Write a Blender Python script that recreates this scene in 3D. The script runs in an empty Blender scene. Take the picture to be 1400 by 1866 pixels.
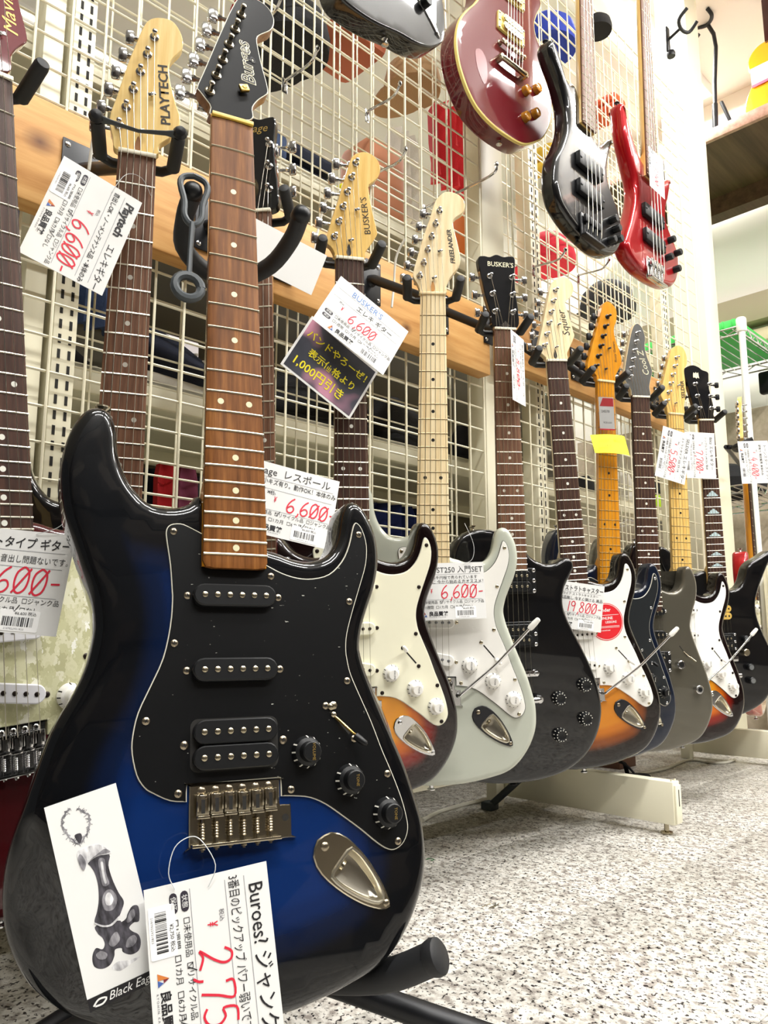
import bpy, bmesh, math, random
import numpy as np
from mathutils import Vector, Matrix
from mathutils.geometry import delaunay_2d_cdt

random.seed(7)
R = math.radians
sc = bpy.context.scene
C = sc.collection

# ---------------------------------------------------------------- camera
FPX, HORIZON, HC = 1420.0, 1160.0, 0.39           # focal length in photo pixels, horizon row, lens height
PITCH = math.atan((HORIZON - 933.0) / FPX)
cd = bpy.data.cameras.new('camera'); cam = bpy.data.objects.new('camera', cd); C.objects.link(cam)
cd.sensor_fit = 'VERTICAL'; cd.sensor_height = 24.0; cd.lens = FPX / 1866.0 * 24.0
cd.clip_start = 0.02; cd.clip_end = 60
cam.location = (0, 0, HC); cam.rotation_euler = (math.pi / 2 + PITCH, 0, 0)
sc.camera = cam

# ---------------------------------------------------------------- light and exposure
w = bpy.data.worlds.new('world'); sc.world = w; w.use_nodes = True
w.node_tree.nodes['Background'].inputs[0].default_value = (1.0, 0.985, 0.95, 1)
w.node_tree.nodes['Background'].inputs[1].default_value = 0.08
sc.view_settings.view_transform = 'Standard'; sc.view_settings.look = 'None'
sc.view_settings.gamma = 1.0; sc.view_settings.use_curve_mapping = False
sc.view_settings.exposure = 0.27

# frame of the shelving row: s runs along it, b goes back into it, z up
TH = R(45.3)
DD = Vector((math.sin(TH), math.cos(TH), 0)); BB = Vector((-math.cos(TH), math.sin(TH), 0))
O0 = Vector((0.2, 1.37, 0))
def W(s, b, z): return O0 + DD * s + BB * b + Vector((0, 0, z))
WM = Matrix(((DD.x, BB.x, 0, O0.x), (DD.y, BB.y, 0, O0.y), (0, 0, 1, 0), (0, 0, 0, 1)))

CEIL = 3.0
LAMPS = [(1.75, 0.55), (-1.2, -1.0), (0.4, -1.0), (1.9, -1.0), (-1.2, -2.6), (0.4, -2.6), (2.0, -2.6), (0.3, 2.3)]  # first lamp is added over the row's end to brighten the end wall
for i, (s, b) in enumerate(LAMPS):
    ld = bpy.data.lights.new('tube_light', 'AREA'); ld.shape = 'RECTANGLE'; ld.size = 1.2; ld.size_y = 0.16
    ld.energy = 46; ld.color = (1.0, 0.985, 0.95)
    lo = bpy.data.objects.new('tube_light', ld); C.objects.link(lo)
    lo.matrix_world = WM @ Matrix.Translation((s, b, CEIL - 0.075))

# ---------------------------------------------------------------- mesh helpers
class B:
    def __init__(s): s.bm = bmesh.new()
    def box(s, c, size, bev=0, M=None):
        r = bmesh.ops.create_cube(s.bm, size=1.0)
        vs = r['verts']
        m = Matrix.Translation(c) @ Matrix.Diagonal((*size, 1))
        if M is not None: m = M @ m
        bmesh.ops.transform(s.bm, matrix=m, verts=vs)
        if bev:
            es = list({e for v in vs for e in v.link_edges})
            bmesh.ops.bevel(s.bm, geom=es, offset=bev, segments=2, affect='EDGES', profile=0.5)
        return s
    def loft(s, rings, cap0=True, cap1=True, closed=True):
        rv = [[s.bm.verts.new(p) for p in r] for r in rings]
        n = len(rv[0])
        for a, b in zip(rv, rv[1:]):
            for i in range(n if closed else n - 1):
                j = (i + 1) % n
                try: s.bm.faces.new((a[i], a[j], b[j], b[i]))
                except ValueError: pass
        if cap0: s.bm.faces.new(rv[0][::-1])
        if cap1: s.bm.faces.new(rv[-1])
        return s
    def tube(s, pts, r, seg=8, caps=True, flat=1.0):
        pts = [Vector(p) for p in pts]; n = len(pts)
        rr = r if isinstance(r, (list, tuple)) else [r] * n
        t0 = (pts[1] - pts[0]).normalized()
        up = Vector((0, 0, 1)) if abs(t0.z) < 0.9 else Vector((1, 0, 0))
        nx = t0.cross(up).normalized(); rings = []
        for i in range(n):
            t = (pts[min(i + 1, n - 1)] - pts[max(i - 1, 0)]).normalized()
            nx = (nx - t * nx.dot(t)).normalized(); ny = t.cross(nx)
            rings.append([pts[i] + (nx * math.cos(2 * math.pi * k / seg) + ny * math.sin(2 * math.pi * k / seg) * flat) * rr[i] for k in range(seg)])
        return s.loft(rings, caps, caps)
    def lathe(s, prof, o=(0, 0, 0), M=None, seg=16):
        o = Vector(o); rings = []
        for r, h in prof:
            ring = [Vector((max(r, 1e-5) * math.cos(2 * math.pi * k / seg), max(r, 1e-5) * math.sin(2 * math.pi * k / seg), h)) for k in range(seg)]
            rings.append([o + (M @ p if M is not None else p) for p in ring])
        return s.loft(rings)
    def prism(s, pl, z0, z1, ch=0.0):
        a = area(pl)
        if a < 0: pl = pl[::-1]
        rings = [[Vector((x, y, z0)) for x, y in pl]]
        if ch:
            rings.append([Vector((x, y, z1 - ch)) for x, y in pl])
            rings.append([Vector((x, y, z1)) for x, y in inset(pl, ch)])
        else: rings.append([Vector((x, y, z1)) for x, y in pl])
        return s.loft(rings)
    def ribbon(s, pts, wd, z=0.0):
        pts = [Vector((p[0], p[1])) for p in pts]; n = len(pts); L = []; Rr = []
        for i in range(n):
            t = pts[min(i + 1, n - 1)] - pts[max(i - 1, 0)]
            t = t.normalized() if t.length > 1e-9 else Vector((1, 0))
            nn = Vector((-t.y, t.x)) * wd / 2
            L.append(s.bm.verts.new((*(pts[i] + nn), z))); Rr.append(s.bm.verts.new((*(pts[i] - nn), z)))
        for i in range(n - 1): s.bm.faces.new((Rr[i], Rr[i + 1], L[i + 1], L[i]))
        return s

def area(pl): return sum(pl[i][0] * pl[(i + 1) % len(pl)][1] - pl[(i + 1) % len(pl)][0] * pl[i][1] for i in range(len(pl))) / 2
def inset(pl, d):                                  # polygon counter-clockwise, moved inwards by d
    n = len(pl); out = []
    for i in range(n):
        a, b, c = pl[i - 1], pl[i], pl[(i + 1) % n]
        tx, ty = c[0] - a[0], c[1] - a[1]; l = math.hypot(tx, ty) or 1
        out.append((b[0] - ty / l * d, b[1] + tx / l * d))
    return out
def cr(P, k=4, closed=True):                       # Catmull-Rom through the points
    n = len(P); out = []
    for i in range(n if closed else n - 1):
        g = (lambda j: P[j % n]) if closed else (lambda j: P[max(0, min(n - 1, j))])
        p0, p1, p2, p3 = g(i - 1), g(i), g(i + 1), g(i + 2)
        for q in range(k):
            t = q / k
            out.append(tuple(0.5 * (2 * b + (c - a) * t + (2 * a - 5 * b + 4 * c - d) * t * t + (3 * b - a - 3 * c + d) * t ** 3) for a, b, c, d in zip(p0, p1, p2, p3)))
    if not closed: out.append(tuple(P[-1]))
    return out
def resample(pl, step):
    P = np.array(pl + [pl[0]]); L = np.r_[0, np.cumsum(np.hypot(*np.diff(P, axis=0).T))]
    n = max(12, int(L[-1] / step)); t = np.linspace(0, L[-1], n, endpoint=False)
    return [(float(np.interp(a, L, P[:, 0])), float(np.interp(a, L, P[:, 1]))) for a in t]
def mm(l): return [(a / 1000.0, b / 1000.0) for a, b in l]
def ell(cx, cy, rx, ry, n=20): return [(cx + rx * math.cos(2 * math.pi * k / n), cy + ry * math.sin(2 * math.pi * k / n)) for k in range(n)]
def stad(cx, cy, L, H, n=8, rot=0):                # stadium: L total length, H height
    pts = []; r = H / 2; h = L / 2 - r
    for k in range(n + 1): a = -math.pi / 2 + math.pi * k / n; pts.append((h + r * math.cos(a), r * math.sin(a)))
    for k in range(n + 1): a = math.pi / 2 + math.pi * k / n; pts.append((-h + r * math.cos(a), r * math.sin(a)))
    c, s_ = math.cos(rot), math.sin(rot)
    return [(cx + x * c - y * s_, cy + x * s_ + y * c) for x, y in pts]
def rrect(cx, cy, w_, h_, r, n=4):
    pts = []
    for sx, sy, a0 in ((1, 1, 0), (-1, 1, 90), (-1, -1, 180), (1, -1, 270)):
        for k in range(n + 1):
            a = R(a0 + 90 * k / n); pts.append((cx + sx * (w_ / 2 - r) + r * math.cos(a), cy + sy * (h_ / 2 - r) + r * math.sin(a)))
    return pts

def link(name, me, mat=None, parent=None):
    o = bpy.data.objects.new(name, me); C.objects.link(o)
    if parent is not None: o.parent = parent
    if mat is not None and me is not None and len(me.materials) == 0: me.materials.append(mat)
    return o
def mk(name, b, mat, parent=None, smooth=True, ang=40):
    bm = b.bm if isinstance(b, B) else b
    bmesh.ops.recalc_face_normals(bm, faces=bm.faces)
    me = bpy.data.meshes.new(name)
    if smooth:
        for f in bm.faces: f.smooth = True
        for e in bm.edges:
            if len(e.link_faces) == 2 and e.calc_face_angle(0) > R(ang): e.smooth = False
    bm.to_mesh(me); bm.free()
    return link(name, me, mat, parent)
def thing(name, label, cat, M=None, group=None):
    o = bpy.data.objects.new(name, None); C.objects.link(o); o.empty_display_size = 0.02
    if M is not None: o.matrix_world = M
    return tag(o, label, cat, group)
def tag(o, label=None, cat=None, group=None, kind=None):
    if label: o['label'] = label
    if cat: o['category'] = cat
    if group: o['group'] = group
    if kind: o['kind'] = kind
    return o
def inst(o, parent=None, loc=None, rot=None, scale=None):
    c = o.copy(); C.objects.link(c)
    c.parent = parent if parent is not None else o.parent
    if loc is not None: c.location = loc
    if rot is not None: c.rotation_euler = rot
    if scale is not None: c.scale = scale
    return c
def text_mesh(s, size, align='LEFT', bold=0.0, shear=0.0, sp=1.0):
    c = bpy.data.curves.new('t', 'FONT'); c.body = s; c.size = size; c.align_x = align; c.resolution_u = 2
    c.shear = shear; c.offset = bold * size; c.space_character = sp
    o = bpy.data.objects.new('t', c); me = bpy.data.meshes.new_from_object(o)
    bpy.data.objects.remove(o); bpy.data.curves.remove(c)
    me.materials.clear(); return me
def text(name, s, size, mat, parent, loc, rot=0, align='LEFT', bold=0.0, shear=0.0, sp=1.0, sx=1.0):
    o = link(name, text_mesh(s, size, align, bold, shear, sp), mat, parent)
    o.location = loc; o.rotation_euler = (0, 0, rot); o.scale = (sx, 1, 1); return o

# ---------------------------------------------------------------- materials
def lin(h):
    h = h.lstrip('#'); c = [int(h[i:i + 2], 16) / 255 for i in (0, 2, 4)]
    return tuple((x / 12.92 if x <= 0.04045 else ((x + 0.055) / 1.055) ** 2.4) for x in c) + (1,)
def P(name, col, rough=0.45, metal=0.0, coat=0.0, crough=0.03, spec=0.5, trans=0.0, emit=0.0):
    m = bpy.data.materials.new(name); m.use_nodes = True; b = m.node_tree.nodes['Principled BSDF']
    b.inputs['Base Color'].default_value = lin(col) if isinstance(col, str) else col
    b.inputs['Roughness'].default_value = rough; b.inputs['Metallic'].default_value = metal
    b.inputs['Coat Weight'].default_value = coat; b.inputs['Coat Roughness'].default_value = crough
    b.inputs['Specular IOR Level'].default_value = spec; b.inputs['Transmission Weight'].default_value = trans
    if emit: b.inputs['Emission Color'].default_value = lin(col); b.inputs['Emission Strength'].default_value = emit
    return m
def N(m, t, **kw):
    n = m.node_tree.nodes.new('ShaderNode' + t)
    for k, v in kw.items():
        if k in n.inputs: n.inputs[k].default_value = v
        else: setattr(n, k, v)
    return n
def L(m, a, ao, b, bi): m.node_tree.links.new(a.outputs[ao], b.inputs[bi])
def bs(m): return m.node_tree.nodes['Principled BSDF']
def ramp(m, stops, interp='LINEAR'):
    r = N(m, 'ValToRGB'); r.color_ramp.interpolation = interp
    while len(r.color_ramp.elements) < len(stops): r.color_ramp.elements.new(0.5)
    for e, (p, c) in zip(r.color_ramp.elements, stops): e.position = p; e.color = lin(c) if isinstance(c, str) else c
    return r
def coords(m, scale=(1, 1, 1), kind='Object', rot=(0, 0, 0)):
    if kind == 'World': t = N(m, 'NewGeometry'); out = 'Position'
    else: t = N(m, 'TexCoord'); out = kind
    mp = N(m, 'Mapping'); mp.inputs['Scale'].default_value = scale; mp.inputs['Rotation'].default_value = rot
    L(m, t, out, mp, 'Vector'); return mp
def grainwood(name, c1, c2, c3, along='Y', fine=1.0, rough=0.4, coat=0.0, kind='Object', spread=1.0, spec=0.35):
    m = P(name, c1, rough, coat=coat, crough=0.1, spec=spec)
    lo, hi = 14 * fine, 260 * fine * spread
    mp = coords(m, (hi, lo, hi) if along == 'Y' else (lo, hi, hi), kind)
    n = N(m, 'TexNoise', Scale=1.0, Detail=5.0, Roughness=0.62); L(m, mp, 'Vector', n, 'Vector')
    r = ramp(m, [(0.3, c2), (0.5, c1), (0.72, c3)]); L(m, n, 'Fac', r, 'Fac'); L(m, r, 'Color', bs(m), 'Base Color')
    bp = N(m, 'Bump', Strength=0.08, Distance=0.001); L(m, n, 'Fac', bp, 'Height'); L(m, bp, 'Normal', bs(m), 'Normal')
    return m
def burst(name, stops, maxd=0.085, rough=0.25):
    m = P(name, '101010', rough, coat=1.0, spec=0.15)
    a = N(m, 'Attribute', attribute_name='edge_d')
    mr = N(m, 'MapRange'); mr.inputs['From Max'].default_value = maxd; L(m, a, 'Fac', mr, 'Value')
    r = ramp(m, stops); r.color_ramp.interpolation = 'EASE'; L(m, mr, 'Result', r, 'Fac'); L(m, r, 'Color', bs(m), 'Base Color'); return m
def gloss(name, col, rough=0.3, metal=0.0): return P(name, col, rough, metal, coat=1.0, spec=0.15)

M_black = gloss('black_gloss', '0b0b0d'); M_grey = gloss('pale_grey_gloss', 'b9bdb0', 0.35)
M_blackplastic = P('black_plastic', '0f1012', 0.42, spec=0.35); M_whiteplastic = P('white_plastic', 'f1efe9', 0.35); M_creamplastic = P('cream_plastic', 'f2efd6', 0.35)
M_parch = P('parchment_plastic', 'e8e6d6', 0.35); M_edgewhite = P('white_edge', 'd9d6c6', 0.4)
M_chrome = P('chrome', 'cfcfd0', 0.14, 1.0); M_nickel = P('aged_nickel', 'b5ab93', 0.26, 1.0); M_steel = P('fret_steel', 'd4cfbf', 0.28, 1.0)
M_dirtychrome = P('worn_chrome', 'c2b9a4', 0.2, 1.0); M_gold = P('gold', 'caa04a', 0.25, 1.0); M_brass = P('brass', 'c9a860', 0.3, 1.0)
M_screw = P('screw_head', '9a8f7c', 0.3, 1.0); M_darkscrew = P('dark_screw', '2a211c', 0.4, 0.6)
M_bone = P('nut_bone', 'efe9d4', 0.4); M_yellownut = P('yellow_nut', 'd8b64a', 0.4)
M_maple = grainwood('maple', 'e5c47e', 'd8b166', 'eed596', fine=0.5, rough=0.3, coat=0.5)
M_maplepale = grainwood('pale_maple', 'edd9ae', 'dfc391', 'f6e8c6', fine=0.5, rough=0.3, coat=0.4)
M_amber = grainwood('amber_maple', 'd08a1c', 'bd7613', 'dc9a2c', fine=0.4, rough=0.25, coat=0.8)
M_goldmaple = grainwood('gold_maple', 'e2bb6c', 'cfa253', 'efce86', fine=0.5, rough=0.3, coat=0.6)
M_rose = grainwood('rosewood', '5c4032', '432c22', '74543f', rough=0.5); M_rosedark = grainwood('dark_rosewood', '41291f', '2c1a15', '57392c', rough=0.5)
M_rosered = grainwood('worn_rosewood', '734620', '553110', '92602f', fine=0.8, rough=0.42, spec=0.18)
M_rosebrown = grainwood('brown_rosewood', '6b4a37', '523627', '835f48', rough=0.5)
M_pearl_dot = P('pearl_dot', 'e6e6dc', 0.3); M_blackdot = P('black_dot', '141210', 0.4); M_bluepearl = P('blue_pearl', 'b9cdd0', 0.25)
M_string = P('string_steel', 'b8b3a6', 0.3, 1.0)
M_foam = P('black_foam', '141518', 0.62); M_blackmetal = P('black_metal', '15161a', 0.4, 0.3); M_rubber = P('grey_rubber', '3a4044', 0.5)
M_paper = P('white_card', 'e6e6e4', 0.8, spec=0.2); M_ink = P('black_ink', '17151a', 0.6); M_red = P('red_ink', 'd8213c', 0.6); M_greyink = P('grey_ink', '55535a', 0.7); M_bluei = P('blue_ink', '6f8fc4', 0.7)
M_line = P('rule_line', '8a8a90', 0.7); M_navy = P('badge_ink', '2a2430', 0.6); M_redsq = P('logo_red', '7d1f2c', 0.6); M_org = P('logo_orange', 'd07a35', 0.6); M_blu = P('logo_blue', '4360a8', 0.6)
M_cream = P('cream_enamel', 'e9e4cc', 0.4); M_wire = P('cream_wire', 'eae4cb', 0.38); M_dark = P('slot_dark', '1a1815', 0.8)
M_pine = grainwood('pine_board', 'c08f52', 'a8743a', 'cfa266', along='X', fine=0.3, rough=0.55, kind='Object', spread=0.6)
M_wine = gloss('wine_red', '5e0f18', 0.28); M_redpaint = gloss('candy_red', '9a0c16', 0.28, 0.25); M_maroon = gloss('dark_maroon', '3c070c', 0.3)
M_olive = gloss('olive_grey_metallic', '5f5b50', 0.32, 0.45); M_navygloss = gloss('navy_gloss', '0a1426', 0.3); M_navyguard = P('dark_slate_guard', '14191d', 0.4)
M_binding = P('cream_binding', 'e8d27c', 0.35); M_greyface = gloss('grey_headstock', '70706e', 0.3, 0.4)
M_blueburst = burst('blue_burst', [(0.0, '060709'), (0.40, '07090d'), (0.62, '07142e'), (0.82, '08214f'), (1.0, '09275c')], 0.080)
M_sun3 = burst('three_tone_burst', [(0.0, '0d0506'), (0.34, '150505'), (0.56, '78160a'), (0.80, 'c4620f'), (1.0, 'd98d1c')], 0.088)
M_sun2 = burst('two_tone_burst', [(0.0, '0d0908'), (0.38, '140b08'), (0.60, '7a3c0a'), (0.86, 'b9690e'), (1.0, 'c47814')], 0.078)
M_cup = P('cup_metal', 'd2ccbc', 0.3, 1.0); M_dot_w = P('white_marks', 'dedcd2', 0.5)

def pearl(name):
    m = P(name, 'd8d6b4', 0.25, coat=0.6)
    mp = coords(m, (120, 85, 60)); v = N(m, 'TexVoronoi', Scale=1.0); v.inputs['Randomness'].default_value = 1.0
    n = N(m, 'TexNoise', Scale=2.2, Detail=4.0); L(m, mp, 'Vector', n, 'Vector')
    mx = N(m, 'VectorMath', operation='MULTIPLY_ADD'); mx.inputs[1].default_value = (1.6, 1.6, 1.6); L(m, n, 'Color', mx, 0); L(m, mp, 'Vector', mx, 2); L(m, mx, 'Vector', v, 'Vector')
    s_ = N(m, 'SeparateColor'); L(m, v, 'Color', s_, 'Color')
    r = ramp(m, [(0.0, 'b9b78f'), (0.45, 'cfcea6'), (0.75, 'dedcbc'), (0.93, 'e6e4cc'), (1.0, 'fbfbf2')]); L(m, s_, 'Red', r, 'Fac'); L(m, r, 'Color', bs(m), 'Base Color')
    return m
M_pearl = pearl('pearloid')
def scratched():
    m = P('scratched_black_guard', '0e0f11', 0.36, spec=0.3)
    mp = coords(m, (170, 420, 300)); n = N(m, 'TexNoise', Scale=1.0, Detail=2.0); L(m, mp, 'Vector', n, 'Vector')
    r = ramp(m, [(0.0, '090a0b'), (0.735, '0b0c0e'), (0.76, 'a9a9a0')]); L(m, n, 'Fac', r, 'Fac'); L(m, r, 'Color', bs(m), 'Base Color')
    return m
M_guardblack = scratched()

# ---------------------------------------------------------------- guitar builder
# local frame of a guitar: x to the treble side, y up the neck (0 at the saddles), z out of the top; metres
def pose(p):
    x, y, z, yaw, lean, roll = p
    Bm = Matrix(((1, 0, 0), (0, 0, -1), (0, 1, 0)))
    cl, sl = math.cos(lean), math.sin(lean)
    Rx = Matrix(((1, 0, 0), (0, cl, sl), (0, -sl, cl)))
    M = Matrix.Rotation(yaw, 3, 'Z') @ Bm @ Rx @ Matrix.Rotation(roll, 3, 'Z')
    return Matrix.Translation((x, y, z)) @ M.to_4x4()
POSE = {
    'mavis': (-0.3501, 0.7453, 0.2978, 0.8286, 0.0091, 0.0997),
    'playtech': (-0.3144, 0.9023, 0.3047, 0.3254, -0.0907, -0.004),
    'rage': (-0.164, 1.0316, 0.3046, -0.12, -0.03, 0.0161),
    'busker': (-0.0477, 1.1782, 0.3053, 0.2829, -0.1094, 0.0416),
    'freel': (0.0783, 1.2875, 0.3161, 0.0177, -0.0474, -0.0064),
    'lp': (0.2398, 1.4579, 0.3358, 0.2141, -0.0792, 0.039),
    'squier': (0.3887, 1.5643, 0.2972, 0.2122, -0.0463, 0.0709),
    'tele': (0.4805, 1.6859, 0.2954, 0.3312, -0.0473, 0.0085),
    'blade': (0.6074, 1.8013, 0.297, 0.166, -0.0414, 0.015),
    'selder': (0.7288, 1.9274, 0.2964, 0.2446, -0.0201, -0.0073),
    'last': (0.9146, 2.1479, 0.3348, 0.1619, -0.0709, 0.0477),
    'front': (-0.1183, 0.6439, 0.2668, 0.4428, 0.1486, -0.0013)}
STRAT = mm([(-28,248),(-37,240),(-53,235.5),(-69,237.5),(-80,246.5),(-90,261),(-96.5,280),(-98.5,299),(-102,312),(-107,319),(-115,321),(-123,318),(-130,309),(-136,295),(-140,278),(-141.5,261),(-140,242),(-136,222.6),(-128.5,201),(-120,176),(-113,156),(-110,138),(-110.5,123),(-114.5,102.6),(-121.5,84),(-131,66),(-139,48),(-147.5,19),(-152,3),(-157.5,-16),(-161,-35),(-161.5,-55),(-159,-74),(-154.5,-89),(-147.5,-104),(-138.5,-117),(-124.5,-130),(-108,-141),(-80,-152),(-45,-160),(-5,-163),(38,-161),(65,-157),(92,-150.5),(118,-142),(137,-129),(153.5,-108),(164.5,-85),(169,-64),(168.5,-37.5),(164,-17.6),(155.5,10.7),(145,36.5),(134,63),(123,92),(119,106),(117.5,117),(121,134.5),(127.5,152),(135,170),(140.3,190),(141.5,208),(139,225),(133,240),(126,250.5),(117,254),(109,250),(104,238),(100,219),(94.5,206.5),(86,198),(71,193.7),(55,195.5),(42,200),(29,204),(0,225)])
LESP = mm([(-28,250),(-62,253),(-85,246),(-103,232),(-113,210),(-114,185),(-108,160),(-100,135),(-97,110),(-103,85),(-120,55),(-140,20),(-158,-20),(-168,-60),(-170,-100),(-160,-140),(-135,-175),(-100,-197),(-50,-208),(0,-211),(50,-208),(100,-195),(138,-170),(162,-135),(173,-96),(170,-55),(158,-15),(140,25),(122,60),(108,90),(103,115),(107,140),(118,160),(127,178),(126,190),(118,197),(105,196),(88,188),(70,187),(52,193),(38,203),(29,214),(0,235)])
WINE = mm([(-28,262),(-60,264),(-88,256),(-106,238),(-114,212),(-113,185),(-106,160),(-99,135),(-97,108),(-103,82),(-117,55),(-139.7,23.5),(-158,-8),(-168,-40),(-171,-80),(-162.6,-121.1),(-148,-152),(-128,-180),(-100,-203),(-55.6,-216.8),(-3.7,-219.5),(46.7,-214.0),(84.7,-192.3),(123.9,-157.0),(149.6,-101.6),(156,-44.7),(146,11.9),(119.7,67.3),(96,95.2),(87,126.0),(95,157.6),(108,185),(112,205),(104,216),(88,212),(66,203),(46,208),(32,224),(0,245)])
LAST = mm([(-28,235),(-60,228),(-90,245),(-120,285),(-150,305),(-165,290),(-158,250),(-135,205),(-120,165),(-116,130),(-122,90),(-140,50),(-155,5),(-160,-45),(-150,-95),(-120,-135),(-70,-158),(0,-166),(50,-158),(100,-140),(133,-115),(155,-70),(162,-25),(152,15),(135,55),(121,95),(117,125),(119,150),(132,185),(152,225),(172,262),(178,280),(168,283),(140,268),(115,256),(98,240),(86,208),(72,188),(55,180),(38,180),(28,190),(0,215)])
BASSB = mm([(-67.8,300),(-92.6,297),(-108,303.6),(-124.6,335.6),(-142.4,358.6),(-155,369),(-166,366),(-171,350),(-168.3,339),(-158,320.5),(-133.6,289.4),(-116,254),(-109,218),(-114,177),(-137,127.6),(-160,90),(-169,60),(-172,33),(-171,9),(-158,-21.4),(-131.4,-41),(-90.7,-58.4),(-52.6,-66),(-3.7,-72.7),(43,-69),(80,-53.4),(109,-20.8),(117,8.6),(113,47),(96.4,75.4),(76.2,101),(62,123),(60.4,152.6),(72,194),(88,228),(93,243),(86,246),(60,222),(35,204),(14,205),(-20,225)])
BASSR = mm([(-69,205),(-94.8,231.4),(-117.7,271),(-129,298.7),(-136,315),(-146,322),(-153,312),(-151,283.6),(-143,228),(-122,172.6),(-104,129.4),(-105,84.6),(-130,21.7),(-156,-30),(-168,-63.4),(-160,-85),(-140,-99),(-86,-113),(-10,-113),(64.9,-101),(102.8,-72),(121,-28),(118,17.7),(89.6,47),(62,79.5),(67.5,122.5),(85,158),(98,195),(103,214),(96,220),(74,206),(45,188),(8,180),(-30,190)])
JAGB = mm([(-28,248),(-60,236),(-90,262),(-110,300),(-128,310),(-145,285),(-146,240),(-132,190),(-125,150),(-132,110),(-150,70),(-166,30),(-172,-5),(-165,-35),(-147.8,-59.7),(-109,-62),(-68.7,-57),(-16.7,-44),(25.5,-37),(59,-25),(83.4,-8.5),(102.8,15),(108,42.4),(106,72),(101,100),(100,130),(112,165),(120,200),(112,230),(95,225),(80,205),(50,195),(29,210),(0,225)])
_g1 = [(37.7,-4.4),(49.1,-5.4),(62.7,-7.7),(75.9,-13.9),(89.6,-23.6),(105.8,-35.8),(120.9,-48.3),(130.6,-54.1),(138,-54.4),(145.6,-49.6),(150.1,-40),(149.4,-29),(145.5,-13.1),(137.9,7.7),(130.2,26.3),(121.3,50.7),(112.1,72.1),(104.2,91.2),(101.3,105.1),(100.8,114.7),(102.5,127.3),(108.9,147.2),(117.9,171.6),(124.6,191.2),(126.6,209.5),(123.2,224.2),(118,230.9),(113.9,227.6),(108.4,208.5),(100.5,193.1),(87.6,180.8),(72.1,176.2),(57.7,176.3),(43.1,180.2),(28,187.5)]
_g2 = [(-27.8,212.5),(-38.9,217.8),(-45.6,219.8),(-53.6,218.3),(-57.1,213.1),(-56.5,203.7),(-53.4,183.8),(-51.8,164.3),(-51.2,154.2),(-52.6,132.6),(-57.7,107.3),(-67,85.5),(-75.8,65.6),(-79.4,48.4),(-79.5,35.6),(-75.6,19.5),(-69.6,10),(-62.7,5.2),(-50,-1),(-37.7,-2.6)]
GUARD = cr(mm(_g1), 3, False) + cr(mm(_g2), 3, False) + mm([(-37.7, 4), (-37.7, 9.7), (-20, 9.7), (0, 9.7), (20, 9.7), (37.7, 9.7), (37.7, 2)])
GSCREW = [(-51.1,212.3),(118.6,219.4),(105.7,155.9),(32.7,176.7),(-49.1,118.8),(-69.8,58.9),(99.9,85.7),(133.4,6.2),(139.5,-48.5),(46.1,0.1),(-44.4,3.9)]
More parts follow.
